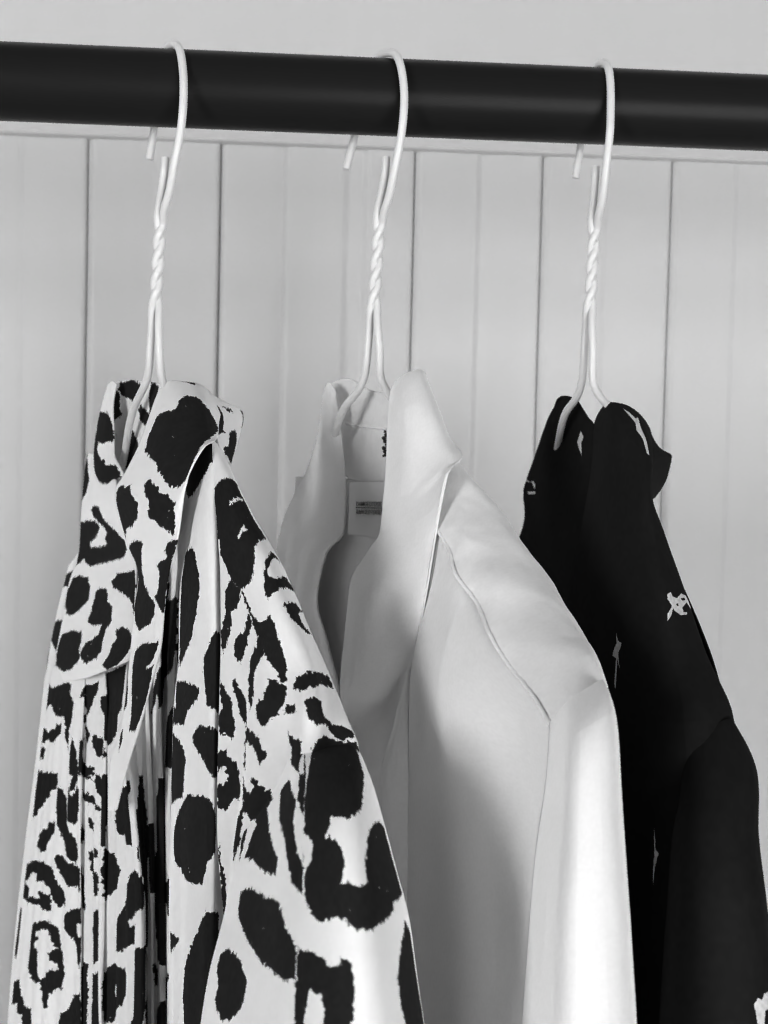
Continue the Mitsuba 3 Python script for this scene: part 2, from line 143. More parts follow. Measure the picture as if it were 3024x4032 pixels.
LEOPARD = {
    'collar': [[[-43.8,-5.0,18.0],[-39.5,-10.0,19.4],[-34.9,-12.0,19.1],[-29.9,-10.0,18.3],[-27.2,0.0,16.3]],[[-45.7,-15.0,9.9],[-39.0,-29.0,10.5],[-32.3,-36.0,10.9],[-26.2,-33.0,10.0],[-22.4,-16.0,7.8]],[[-48.9,-20.0,-1.3],[-40.2,-39.0,-0.4],[-31.9,-50.0,0.3],[-25.8,-53.0,0.7],[-22.2,-48.0,-0.7]],[[-54.8,-18.0,-13.8],[-44.3,-42.0,-11.0],[-35.6,-57.0,-9.0],[-29.1,-64.0,-6.6],[-24.3,-64.0,-2.5]],[[-58.3,-12.0,-19.6],[-47.2,-42.0,-20.9],[-38.6,-58.0,-20.8],[-32.0,-68.0,-18.0],[-29.5,-69.0,-12.5]],[[-53.9,-15.0,-35.9],[-46.6,-38.0,-34.9],[-40.6,-54.0,-34.3],[-35.8,-64.0,-33.0],[-32.3,-69.0,-31.3]],[[-49.9,-12.0,-48.2],[-45.4,-28.0,-46.5],[-41.9,-40.0,-45.6],[-38.6,-50.0,-44.7],[-36.2,-54.0,-43.9]],[[-51.9,-6.0,-63.6],[-47.9,-20.0,-62.1],[-44.3,-30.0,-61.2],[-40.9,-38.0,-60.0],[-38.5,-40.0,-59.2]],[[-53.5,0.0,-76.1],[-49.3,-14.0,-73.9],[-45.8,-24.0,-72.3],[-42.4,-32.0,-71.1],[-39.7,-35.0,-70.0]],[[-54.7,2.0,-89.8],[-50.9,-12.0,-87.3],[-47.9,-20.0,-85.5],[-45.2,-26.0,-83.9],[-43.1,-29.0,-82.8]],[[-57.0,4.0,-107.1],[-54.1,-7.0,-104.8],[-51.9,-14.0,-103.6],[-50.1,-19.0,-102.8],[-48.4,-22.0,-102.2]],[[-60.6,5.0,-120.9],[-57.9,-4.0,-118.8],[-55.9,-10.0,-117.3],[-54.1,-14.0,-116.4],[-52.4,-17.0,-115.3]],[[-61.0,5.0,-136.3],[-59.5,-2.0,-134.4],[-58.4,-6.0,-133.6],[-57.3,-10.0,-132.6],[-56.2,-12.0,-131.3]]],
    'collar_back': [[[-68.5,45.0,20.0],[-62.6,40.0,21.0],[-54.7,25.0,20.6],[-48.3,12.0,19.6],[-43.3,0.0,18.2]],[[-70.4,50.0,10.8],[-63.4,45.0,10.8],[-55.0,30.0,9.0],[-48.5,15.0,8.8],[-43.6,2.0,8.7]],[[-70.3,56.0,-1.9],[-63.7,49.0,-1.7],[-56.3,35.0,-1.5],[-50.4,19.0,-1.4],[-44.5,4.0,-1.2]],[[-68.9,62.0,-24.0],[-63.7,52.0,-23.5],[-57.2,38.0,-22.8],[-51.0,20.0,-22.0],[-45.1,5.0,-21.3]]],
    'collar_002': [[[-26.8,-8.0,15.7],[-24.7,-3.0,13.7],[-22.8,2.0,11.4]],[[-24.4,-18.0,9.6],[-20.2,-4.0,10.8],[-16.2,8.0,10.2]],[[-23.4,-26.0,4.0],[-19.1,-6.0,5.6],[-15.5,9.0,6.9]],[[-22.4,-32.0,-0.7],[-19.2,-12.0,-0.3],[-17.0,5.0,-0.2]],[[-20.4,-40.0,-6.0],[-19.6,-22.0,-7.3],[-18.9,-8.0,-9.3]]],
    'collar_001': [[[-67.7,40.0,19.6],[-65.8,38.0,20.5],[-64.0,36.0,19.4]],[[-70.6,46.0,12.5],[-67.4,37.0,12.1],[-65.2,34.0,10.5]],[[-73.0,50.0,3.5],[-68.2,38.0,2.8],[-64.8,33.0,1.8]],[[-74.8,54.0,-8.3],[-69.2,40.0,-7.9],[-64.4,32.0,-7.0]],[[-74.1,52.0,-13.7],[-67.7,38.0,-12.4],[-61.6,28.0,-12.1]],[[-70.8,48.0,-19.4],[-65.7,37.0,-18.0],[-59.8,26.0,-15.1]]],
    'yoke_001': [[[-78.6,66.0,-7.3],[-74.2,62.0,-8.4],[-69.2,56.0,-11.3],[-63.2,32.0,-17.4]],[[-82.2,75.0,-29.6],[-75.2,58.0,-29.2],[-67.6,38.0,-28.4],[-58.8,10.0,-26.0]],[[-83.7,80.0,-48.1],[-74.7,60.0,-47.2],[-65.7,38.0,-44.4],[-55.4,8.0,-39.2]],[[-88.4,85.0,-62.1],[-76.4,60.0,-60.2],[-64.0,33.0,-56.3],[-52.3,5.0,-49.0]],[[-91.5,88.0,-79.1],[-77.8,58.0,-74.9],[-64.1,28.0,-69.9],[-52.6,4.0,-64.0]],[[-94.6,88.0,-97.7],[-81.2,58.0,-92.6],[-68.5,30.0,-87.0],[-53.5,5.0,-78.5]],[[-95.1,87.0,-102.6],[-81.1,58.0,-97.8],[-69.2,32.0,-90.9],[-54.0,8.0,-81.5]]],
    'sleeve_001': [[[-85.2,88.0,-49.7],[-88.8,97.0,-53.9],[-91.7,106.0,-56.7]],[[-88.7,90.0,-70.5],[-93.5,100.0,-73.3],[-97.2,110.0,-78.6]],[[-93.6,93.0,-100.5],[-98.0,102.0,-102.0],[-102.0,112.0,-104.2]],[[-99.0,96.0,-130.9],[-102.7,106.0,-133.1],[-105.4,114.0,-134.9]],[[-106.4,98.0,-201.9],[-110.2,106.0,-204.6],[-113.3,114.0,-207.3]],[[-112.5,98.0,-279.3],[-115.8,106.0,-283.1],[-119.0,114.0,-286.8]],[[-122.0,98.0,-479.3],[-124.4,106.0,-483.1],[-127.6,114.0,-486.8]]],
    'front_panel_001': [[[-95.1,89.0,-97.9],[-86.2,73.0,-95.1],[-78.1,61.0,-93.1],[-79.4,65.0,-93.7],[-68.5,44.0,-89.2],[-70.0,50.0,-90.2],[-57.4,28.0,-80.3],[-58.7,48.0,-79.7],[-55.3,52.0,-65.5],[-50.6,40.0,-53.2],[-51.2,54.0,-54.6],[-45.9,34.0,-45.5],[-46.4,48.0,-46.6],[-36.1,-5.0,-42.0]],[[-98.4,86.0,-120.9],[-87.6,66.0,-116.7],[-77.3,52.0,-113.7],[-79.4,59.0,-115.2],[-66.5,38.0,-110.8],[-68.7,48.0,-112.8],[-57.4,16.0,-106.2],[-56.2,34.0,-109.9],[-53.4,36.0,-110.2],[-49.6,24.0,-107.8],[-50.4,40.0,-111.0],[-44.1,14.0,-105.7],[-45.3,34.0,-109.8],[-37.0,-8.0,-101.1]],[[-101.5,86.0,-152.4],[-88.5,62.0,-146.1],[-77.0,48.0,-142.4],[-79.3,57.0,-144.7],[-66.4,34.0,-138.7],[-68.9,46.0,-141.8],[-53.3,8.0,-131.9],[-53.5,34.0,-138.6],[-52.3,36.0,-139.1],[-48.0,24.0,-136.0],[-48.9,40.0,-140.2],[-43.2,14.0,-133.4],[-44.3,34.0,-138.6],[-37.2,-8.0,-127.7]],[[-106.2,86.0,-197.9],[-89.8,58.0,-188.4],[-76.1,46.0,-184.4],[-78.7,55.0,-187.4],[-66.3,32.0,-179.6],[-69.0,45.0,-184.0],[-49.2,2.0,-169.5],[-50.8,34.0,-180.3],[-49.7,36.0,-181.0],[-46.5,24.0,-176.9],[-47.4,40.0,-182.3],[-42.2,14.0,-173.6],[-43.3,34.0,-180.3],[-36.8,-8.0,-166.1]],[[-112.4,86.0,-273.7],[-91.6,55.0,-259.4],[-75.2,44.0,-254.4],[-77.8,54.0,-259.0],[-65.3,30.0,-247.9],[-68.1,44.0,-254.4],[-48.4,0.0,-234.0],[-49.6,34.0,-249.9],[-48.3,36.0,-250.9],[-44.8,24.0,-245.3],[-45.6,40.0,-252.8],[-40.8,14.0,-240.6],[-42.1,34.0,-250.0],[-36.1,-8.0,-230.4]],[[-122.2,86.0,-473.7],[-94.7,49.9,-459.4],[-73.5,40.6,-454.4],[-76.4,52.3,-459.0],[-63.6,26.5,-447.9],[-66.6,42.3,-454.4],[-46.9,-3.7,-434.0],[-47.5,34.0,-449.9],[-45.9,36.0,-450.9],[-41.8,24.0,-445.3],[-42.6,40.0,-452.8],[-38.4,14.0,-440.6],[-39.9,34.0,-450.0],[-34.9,-8.0,-430.4]]],
    'front_panel': [[[-32.3,-32.0,-8.7],[-28.3,-47.0,-6.1],[-23.4,-54.0,-1.4],[-21.5,-50.0,-2.2]],[[-33.6,-35.0,-20.9],[-28.2,-58.0,-16.9],[-22.1,-69.0,-15.2],[-20.3,-64.0,-15.1]],[[-34.6,-36.0,-34.0],[-29.4,-62.0,-31.3],[-20.9,-77.0,-29.0],[-19.1,-68.0,-29.3]],[[-34.1,-32.0,-47.5],[-28.8,-64.0,-44.2],[-20.2,-81.0,-42.4],[-18.6,-66.0,-43.9]],[[-34.2,-28.0,-71.6],[-28.8,-62.0,-66.4],[-19.4,-83.0,-63.1],[-18.0,-64.0,-66.0]],[[-36.0,-28.0,-95.4],[-29.8,-60.0,-88.9],[-19.5,-82.0,-84.4],[-17.9,-62.0,-88.4]],[[-36.1,-28.0,-119.3],[-30.1,-58.0,-111.7],[-19.3,-82.0,-105.6],[-17.7,-60.0,-111.1]],[[-35.8,-26.0,-160.1],[-30.2,-56.0,-149.9],[-19.0,-82.0,-141.2],[-17.3,-58.0,-149.3]],[[-35.2,-25.0,-222.4],[-29.7,-55.0,-208.4],[-18.6,-82.0,-195.8],[-16.8,-56.0,-208.1]],[[-34.1,-23.1,-422.4],[-28.5,-52.9,-408.4],[-17.8,-82.0,-395.8],[-15.8,-51.9,-408.1]]],
    'yoke': [[[-23.0,-56.0,-1.4],[-21.2,-56.0,-2.4],[-19.3,-52.0,-5.1],[-18.5,-34.0,-8.3]],[[-21.5,-69.0,-14.9],[-18.5,-73.0,-14.7],[-15.7,-71.0,-13.3],[-14.7,-50.0,-16.6]],[[-19.7,-79.0,-25.7],[-14.7,-85.0,-24.6],[-10.5,-81.0,-23.4],[-8.0,-58.0,-28.3]],[[-18.3,-84.0,-39.3],[-11.8,-95.0,-36.8],[-4.9,-98.0,-35.0],[0.3,-78.0,-39.5]],[[-17.9,-86.0,-54.3],[-8.6,-104.0,-51.8],[-0.7,-113.0,-49.2],[7.5,-98.0,-53.1]],[[-17.4,-86.0,-69.6],[-6.9,-110.0,-66.8],[3.4,-124.0,-63.0],[14.1,-115.0,-65.9]],[[-17.1,-86.0,-84.9],[-5.3,-114.0,-79.1],[4.8,-134.0,-74.3],[18.1,-128.0,-76.3]],[[-16.9,-86.0,-98.9],[-5.9,-114.0,-92.2],[4.1,-134.0,-86.1],[20.6,-132.0,-83.3]],[[-16.6,-84.0,-127.7],[-8.9,-106.0,-120.9],[-1.6,-116.0,-117.8],[13.3,-112.0,-111.1]],[[-15.9,-80.0,-196.8],[-10.6,-95.0,-189.8],[-3.7,-105.0,-185.2],[18.7,-100.0,-187.8]],[[-14.6,-73.1,-396.8],[-13.7,-75.8,-389.8],[-7.5,-85.4,-385.2],[27.1,-81.2,-387.8]]],
    'sleeve': [[[-1.3,-110.0,-85.2],[4.3,-121.0,-82.5],[7.5,-125.0,-81.3],[14.1,-124.0,-80.7],[19.8,-119.0,-81.5],[19.7,-98.0,-87.6]],[[-3.7,-110.0,-96.4],[3.3,-139.0,-88.4],[6.8,-151.0,-84.7],[14.6,-159.0,-82.2],[23.1,-143.0,-86.0],[24.1,-108.0,-97.4]],[[-7.8,-108.0,-106.9],[0.8,-140.0,-97.6],[6.3,-162.0,-91.0],[15.5,-172.0,-87.7],[26.0,-150.0,-94.7],[27.0,-110.0,-106.9]],[[-11.8,-112.0,-120.2],[-2.0,-142.0,-110.8],[5.8,-170.0,-101.8],[16.4,-182.0,-97.6],[29.2,-155.0,-106.8],[30.9,-112.0,-121.7]],[[-14.4,-112.0,-135.0],[-3.0,-144.0,-123.9],[5.4,-174.0,-113.5],[17.4,-188.0,-108.6],[32.3,-158.0,-118.7],[34.9,-112.0,-135.1]],[[-18.0,-115.0,-149.8],[-4.4,-147.0,-137.4],[5.2,-177.0,-125.8],[18.6,-192.0,-120.0],[34.5,-160.0,-132.5],[37.7,-112.0,-151.2]],[[-21.8,-115.0,-180.3],[-5.7,-150.0,-164.1],[4.9,-180.0,-150.1],[19.8,-197.0,-142.3],[38.5,-162.0,-158.9],[42.1,-112.0,-182.4]],[[-36.6,-115.0,-380.3],[-11.1,-163.5,-364.1],[3.5,-194.8,-350.1],[26.7,-223.9,-342.3],[56.5,-171.1,-358.9],[58.9,-112.0,-382.4]]],
    'back_panel': [[[-73.2,74.0,-24.6],[-56.3,46.0,-21.3],[-38.2,-4.0,-15.8],[-21.5,-36.0,-8.3]],[[-92.8,118.0,-115.0],[-57.9,74.0,-106.5],[-29.2,4.0,-93.3],[10.3,-88.0,-68.9]],[[-109.9,122.0,-290.6],[-56.6,84.0,-273.3],[-25.4,10.0,-238.9],[16.2,-76.0,-199.0]],[[-121.5,124.7,-490.6],[-55.6,91.2,-473.3],[-22.3,14.9,-438.9],[21.6,-64.9,-399.0]]],
}
LEOPARD_SPOTS_AND_SHADE = {
    'collar': [[[6.4,39.5],[7.3,35.2],[8.3,27.4],[16.8,24.6],[19.5,25.8],[22.2,23.8],[23.6,18.4],[26.7,14.1],[28.1,14.9],[30.3,14.5],[32.3,16.4],[35.8,22.3],[38.6,26.2],[41.4,31.3],[37.7,45.4],[39.9,64.1],[34.8,62.2],[30.0,61.0],[27.9,59.4],[24.7,57.1],[20.3,52.4],[13.9,48.5],[8.9,46.5],[6.7,41.8]],[[4.0,61.0],[7.5,61.4],[10.1,60.6],[12.8,64.5],[17.1,66.9],[16.1,71.5],[11.3,75.8],[4.5,77.8],[0.0,81.3],[0.0,77.0],[0.0,73.5],[0.0,71.2],[0.0,70.0],[0.0,70.0],[1.6,64.5]],[[18.7,60.2],[19.3,58.6],[21.6,59.0],[26.0,61.8],[30.7,64.1],[34.6,68.0],[39.3,79.8],[37.4,79.4],[30.3,74.3],[22.8,70.4],[22.7,65.7],[20.9,63.3]],[[0.0,85.6],[6.4,82.5],[16.3,80.9],[18.4,82.1],[9.6,97.3],[14.2,103.2],[31.9,110.6],[33.1,114.9],[30.7,119.6],[17.4,123.5],[9.3,121.2],[0.0,114.2],[1.1,105.6],[0.0,95.8]],[[41.4,82.1],[36.1,81.7],[34.8,85.2],[37.5,88.7],[30.0,93.0],[33.7,98.1],[33.7,105.9],[30.8,108.7],[39.6,115.3],[41.4,115.7],[41.4,109.9],[41.4,91.5]],[[12.6,131.0],[24.7,128.6],[38.8,127.4],[38.8,131.4],[35.6,136.4],[31.8,138.4],[38.8,138.0],[39.9,143.1],[40.9,151.3],[39.4,157.9],[37.7,163.0],[26.0,163.4],[23.6,157.2],[12.6,143.1],[10.1,137.2]],[[7.0,162.6],[16.6,168.1],[17.2,172.0],[2.4,165.8]],[[41.4,161.1],[41.4,162.2],[41.4,167.7],[41.4,174.0],[41.4,177.1],[41.4,170.8],[41.4,162.6]],[[0.0,141.1],[4.0,145.8],[7.0,153.3],[0.0,155.2],[0.0,150.5],[0.0,145.0]],[[25.2,0.0],[31.5,0.0],[32.6,1.2],[31.3,3.1],[28.7,1.2]]],
    'front_panel': [[[49.9,0.0],[53.4,0.8],[60.3,2.5],[69.9,3.3],[57.3,8.2],[50.4,9.0],[45.2,11.5],[40.3,13.2],[35.9,15.6],[31.2,18.1],[21.9,18.9],[13.2,14.8],[11.2,9.0],[24.1,0.0],[42.5,0.0]],[[27.1,36.2],[34.0,35.3],[37.3,37.0],[39.2,43.6],[40.6,46.8],[40.0,49.3],[37.6,56.7],[33.4,64.9],[24.1,71.5],[16.4,74.0],[11.8,69.9],[14.3,55.1],[16.4,45.2]],[[49.1,64.1],[52.9,62.5],[60.0,64.1],[64.1,90.4],[51.5,87.9],[48.5,87.1],[46.6,86.3],[45.5,83.8],[44.4,82.2],[45.0,79.7],[43.0,76.4],[43.3,70.7],[47.1,66.6]],[[7.9,78.9],[26.3,78.9],[35.1,79.7],[40.8,81.4],[40.0,84.7],[33.2,87.9],[29.3,92.9],[7.7,92.9]],[[37.0,96.2],[41.7,92.9],[48.8,93.7],[54.5,94.5],[63.3,95.3],[62.2,110.1],[52.4,110.1],[48.2,108.5],[46.3,106.0],[41.9,102.7],[37.6,98.6]],[[9.3,95.3],[25.5,97.8],[31.2,101.9],[32.9,105.2],[31.5,109.3],[30.1,116.7],[11.0,119.2],[7.1,109.3]],[[31.2,117.5],[35.4,115.9],[41.1,115.9],[46.9,116.7],[51.3,118.4],[54.5,122.5],[54.3,134.0],[48.2,138.9],[45.5,145.5],[39.2,145.5],[32.1,143.0],[22.7,137.3],[19.2,132.3],[20.6,126.6]],[[47.7,154.5],[58.4,154.5],[59.2,168.5],[49.3,184.9],[47.7,196.4],[34.5,196.4],[32.6,182.5],[34.3,173.4],[38.9,165.2],[43.3,158.6]],[[10.7,161.1],[22.2,161.9],[28.0,163.6],[22.2,166.8],[11.8,168.5],[10.7,166.0]],[[15.3,67.4],[10.1,78.9],[16.2,87.1],[6.3,87.1],[10.1,71.5]]],
    'collar_back': [[[1.8,3.1],[4.2,2.2],[7.5,4.6],[9.3,7.1],[8.8,10.6],[10.2,13.9],[4.9,16.3],[3.1,15.8],[2.4,10.2]],[[7.1,3.6],[9.5,0.5],[15.9,0.0],[23.9,0.0],[27.9,1.2],[27.0,2.8],[19.5,7.7],[9.9,5.9]],[[41.1,0.3],[45.8,0.0],[51.7,1.0],[46.2,8.3],[39.1,12.2],[38.0,5.5]],[[27.9,7.9],[37.6,11.1],[39.4,12.6],[35.8,16.9],[28.5,14.7],[25.0,10.4]],[[16.6,19.6],[20.6,18.9],[25.4,21.9],[30.7,25.5],[24.8,31.4],[10.2,36.1],[6.4,33.2],[13.5,29.6],[14.6,24.0]]],
    'collar_001': [[[0.0,12.8],[6.4,12.9],[13.9,13.3],[19.1,16.6],[19.0,23.8],[13.1,23.7],[9.9,25.0],[5.3,24.0],[4.6,26.2],[9.6,31.6],[11.9,31.1],[11.7,34.2],[17.3,33.9],[18.0,36.7],[17.9,41.3],[14.2,41.3],[7.4,41.3],[0.0,40.7],[0.0,35.9],[0.0,30.6],[0.0,24.3],[0.0,17.8]]],
    'yoke_001': [[[0.0,0.5],[6.1,6.0],[13.2,12.4],[8.6,17.2],[0.0,21.2],[0.0,14.4],[0.0,7.5]],[[20.0,24.5],[27.3,22.1],[35.9,23.2],[44.2,27.2],[61.4,32.3],[74.6,38.5],[75.2,42.5],[68.5,44.9],[47.3,44.5],[30.4,44.9],[20.9,45.8],[12.9,44.5],[9.8,43.2],[2.1,46.2],[0.0,43.1],[0.0,38.5],[0.0,34.7],[0.0,29.7],[16.3,28.3],[27.9,28.3],[35.9,30.8],[30.7,33.9],[16.6,36.7],[19.7,38.3],[46.1,37.4],[43.0,35.0],[48.2,33.0],[42.7,30.5],[30.1,28.1]],[[47.9,52.6],[56.8,50.0],[78.3,52.7],[79.5,58.0],[79.5,64.6],[79.5,74.3],[77.7,66.4],[71.5,62.0],[58.7,58.2],[51.0,55.3]],[[3.1,51.1],[9.5,49.8],[20.9,50.4],[25.5,54.4],[25.2,59.5],[17.8,63.5],[10.7,65.9],[3.1,65.5],[0.9,62.8],[0.0,63.3],[0.0,61.3],[0.0,58.0],[0.6,56.0],[2.1,53.6]],[[32.6,55.8],[37.5,54.4],[44.2,55.8],[46.1,60.6],[51.3,63.5],[51.3,68.6],[46.7,72.3],[46.7,76.5],[48.8,80.3],[45.8,83.4],[36.5,85.4],[29.5,83.2],[27.6,80.8],[30.1,77.5],[36.8,75.4],[39.6,74.3],[40.8,70.1],[33.8,70.4],[27.9,69.2],[27.3,67.1],[29.2,65.1],[31.0,59.5]],[[2.8,73.9],[12.6,72.1],[23.0,72.6],[25.5,76.1],[24.9,78.8],[28.6,82.3],[26.7,85.0],[18.7,87.8],[10.7,88.3],[1.8,85.9],[0.6,80.1],[1.2,76.3]],[[57.4,73.4],[64.2,72.6],[74.0,74.6],[79.2,79.0],[78.3,83.9],[74.3,86.7],[67.9,90.1],[60.5,91.1],[54.0,87.4],[58.3,82.5],[58.0,79.0],[61.1,76.5]]],
    'sleeve_001': [[[19.7,25.1],[4.2,29.4],[4.3,35.5],[7.8,41.6],[13.6,38.1],[19.8,34.6],[19.0,38.1],[18.2,45.0],[17.8,52.0],[20.0,45.0],[20.0,36.4],[19.9,29.4]],[[20.0,3.5],[3.9,6.9],[2.2,12.1],[5.5,13.9],[19.1,9.5],[19.0,6.9]],[[12.7,155.0],[7.3,157.6],[6.1,169.8],[11.1,178.4],[15.4,176.7],[13.5,163.7]]],
    'front_panel_001': [[[0.0,15.9],[9.3,19.0],[33.8,14.4],[37.3,16.7],[37.3,23.5],[40.8,28.1],[39.7,31.1],[39.7,37.2],[37.3,43.3],[37.3,51.6],[36.2,48.6],[33.8,36.4],[22.2,35.7],[11.7,28.9],[7.0,29.6],[1.2,35.7],[0.0,42.5],[0.0,28.9],[0.0,16.7]],[[44.3,25.1],[50.7,18.2],[73.5,16.7],[78.2,14.4],[77.0,21.3],[73.5,26.6],[71.2,33.4],[68.9,35.7],[50.7,28.9],[67.7,23.5]],[[112.0,9.9],[141.2,9.9],[136.5,19.0],[134.2,33.4],[128.4,36.4],[129.5,40.2],[123.7,47.8],[87.2,53.2],[84.0,37.2],[79.4,31.1],[79.4,25.1],[87.2,23.5]],[[14.0,44.0],[30.3,39.5],[31.5,43.3],[26.8,47.1],[21.0,48.6],[15.2,47.1],[0.0,49.4],[0.0,43.3],[2.3,41.8]],[[40.8,46.3],[43.2,50.9],[45.5,60.0],[43.2,66.1],[38.5,63.8],[38.5,60.0],[38.5,53.2]],[[45.5,47.1],[67.7,46.3],[50.7,53.2],[73.5,56.9],[77.0,61.5],[68.9,61.5],[47.8,60.0]],[[73.5,45.6],[75.9,44.8],[81.7,47.1],[113.2,49.4],[113.2,55.4],[78.2,53.2],[73.5,50.1]],[[66.5,40.2],[72.4,44.0],[71.2,48.6],[67.7,47.8]],[[0.0,50.1],[3.5,50.1],[12.8,50.9],[10.5,53.2],[2.3,54.7],[0.0,53.2]],[[0.0,58.5],[29.2,59.2],[30.3,63.8],[18.7,69.9],[0.0,78.2],[0.0,67.6]],[[26.8,78.2],[30.3,77.5],[30.3,81.2],[25.7,86.6],[19.8,89.6],[12.8,88.1],[12.8,82.8]],[[31.5,64.5],[35.0,64.5],[37.3,69.1],[39.7,79.0],[43.2,83.5],[45.5,91.1],[44.3,94.2],[40.8,91.9],[37.3,86.6],[33.8,79.7],[30.3,69.9]],[[38.5,60.0],[42.0,60.0],[40.8,64.5],[42.0,68.3],[44.3,64.5],[49.0,65.3],[49.0,73.7],[43.2,79.0],[39.7,76.7],[38.5,67.6]],[[0.0,94.9],[12.8,92.6],[25.7,94.2],[32.7,97.2],[36.2,103.3],[39.7,107.8],[39.7,110.9],[36.2,110.9],[32.7,107.1],[25.7,101.7],[16.3,100.2],[14.0,98.0],[9.3,98.0],[3.5,101.0],[9.3,107.1],[18.7,107.1],[21.0,107.8],[19.8,105.5],[25.7,105.5],[31.8,107.8],[32.7,112.4],[26.8,112.4],[18.7,110.1],[9.3,110.1],[2.3,107.1],[0.0,100.2]],[[32.7,91.9],[35.0,90.4],[42.0,94.2],[49.0,96.4],[49.0,104.8],[40.8,102.5],[37.3,100.2],[35.0,96.4]],[[15.2,117.7],[24.5,116.2],[32.7,116.9],[36.2,120.0],[37.3,126.0],[39.7,131.4],[40.8,137.4],[39.7,142.8],[36.2,143.5],[32.7,145.8],[32.7,150.3],[31.5,151.1],[28.0,148.1],[26.8,140.5],[21.0,140.5],[15.2,133.6],[14.0,123.0]],[[19.8,120.7],[28.0,120.0],[32.7,122.3],[33.8,125.3],[36.2,127.6],[31.8,129.1],[32.7,132.1],[36.2,132.9],[36.2,135.9],[32.7,135.2],[30.3,139.0],[25.7,139.0],[24.5,132.1],[19.8,126.8],[21.0,123.8]],[[38.5,114.7],[43.2,111.6],[50.2,111.6],[50.7,117.7],[44.3,117.7],[45.5,121.5],[50.7,123.0],[49.0,135.2],[46.7,129.1],[43.2,123.8],[39.7,120.0]],[[38.5,153.4],[42.0,151.1],[44.3,145.8],[49.0,145.0],[50.2,161.7],[38.5,161.7]],[[3.5,139.0],[9.3,141.2],[12.8,148.1],[19.8,151.1],[21.0,156.4],[21.0,161.7],[14.0,161.7],[11.7,153.4],[5.8,148.8],[1.2,148.8],[0.0,154.9],[0.0,143.5]],[[50.7,79.0],[70.0,81.2],[68.9,85.0],[50.7,86.6]],[[50.7,94.2],[70.0,99.5],[71.2,112.4],[68.9,113.1],[50.7,104.8]],[[68.9,130.6],[72.4,133.6],[72.4,145.8],[71.2,161.7],[50.7,161.7],[50.7,135.2]],[[72.4,89.6],[75.9,89.6],[77.0,95.7],[80.5,98.0],[80.5,107.1],[77.0,104.8],[73.5,97.2]],[[75.9,86.6],[80.5,88.8],[80.5,91.9],[78.2,91.9]],[[87.2,88.1],[115.5,88.8],[121.4,92.6],[124.9,96.4],[122.5,102.5],[115.5,107.1],[110.9,109.3],[87.2,107.8],[86.4,97.2]],[[137.7,96.4],[156.4,104.0],[154.1,111.6],[137.7,113.1],[130.7,116.2],[131.9,119.2],[137.7,116.9],[137.7,124.5],[124.9,128.3],[119.0,128.3],[120.2,120.0],[124.9,112.4],[128.4,104.8],[131.9,98.0]],[[112.0,136.7],[117.9,133.6],[126.0,135.2],[129.5,139.7],[127.2,145.0],[123.7,150.3],[116.7,156.4],[112.0,156.4],[87.2,151.1],[87.2,140.5]],[[119.0,141.2],[120.2,143.5],[119.0,147.3],[117.9,145.0]],[[75.9,115.4],[78.2,112.4],[85.2,113.1],[85.2,125.3],[84.0,131.4],[78.2,133.6],[75.9,126.8],[74.7,120.0]],[[77.0,137.4],[84.0,135.9],[84.0,162.5],[75.9,161.7],[77.0,148.8]],[[120.2,67.6],[124.9,66.8],[143.5,60.7],[137.7,69.9],[135.4,82.0],[135.4,88.1],[127.2,83.5],[120.2,80.5],[119.0,75.9]],[[50.7,64.5],[72.4,66.8],[77.0,69.1],[82.9,73.7],[79.4,73.7],[73.5,70.6]],[[72.4,75.9],[74.7,77.5],[74.7,82.0],[72.4,79.7]],[[72.4,60.0],[79.4,60.0],[82.9,62.3],[82.9,69.9],[75.9,63.0]],[[226.4,69.9],[235.5,60.0],[273.1,64.5],[273.1,69.9],[285.9,69.9],[283.6,83.5],[267.3,97.2],[235.5,113.1],[274.3,126.8],[235.5,133.6],[222.9,131.4],[219.4,113.1],[218.2,97.2],[225.2,85.0],[224.1,80.5]],[[282.4,102.5],[298.8,99.5],[298.8,116.2],[285.9,107.8]],[[187.9,79.0],[217.1,79.0],[218.2,97.2],[191.7,105.5],[187.9,91.9]],[[191.7,133.6],[225.2,135.2],[215.9,150.3],[191.4,140.5]],[[220.6,151.1],[275.4,140.5],[297.6,137.4],[294.1,145.8],[235.5,162.5],[217.1,161.7]],[[137.7,127.6],[166.9,126.0],[172.9,145.8],[138.9,162.5],[129.5,162.5],[136.5,145.8]],[[290.6,37.2],[301.1,34.2],[302.3,41.8],[298.8,56.2],[284.8,56.2],[284.8,46.3]],[[228.7,9.1],[302.3,8.4],[302.3,19.7],[298.8,24.3],[276.6,27.3],[271.9,33.4],[235.5,34.9],[231.1,31.1],[214.7,37.2],[224.1,27.3],[266.1,15.9]],[[173.9,60.0],[183.2,59.2],[185.6,75.9],[186.7,86.6],[180.9,107.8],[175.1,126.8],[161.1,126.8],[163.4,107.8],[143.3,91.9],[148.2,75.9]],[[163.4,129.8],[180.9,129.1],[179.7,161.7],[166.9,162.5]],[[50.7,29.6],[67.7,31.1],[67.7,39.5],[66.5,39.5]],[[82.9,60.0],[114.4,60.0],[112.0,75.9],[109.7,87.3],[84.0,87.3],[82.9,72.9]]],  # spots, plus black patches painted in to deepen the shade of the fold recess
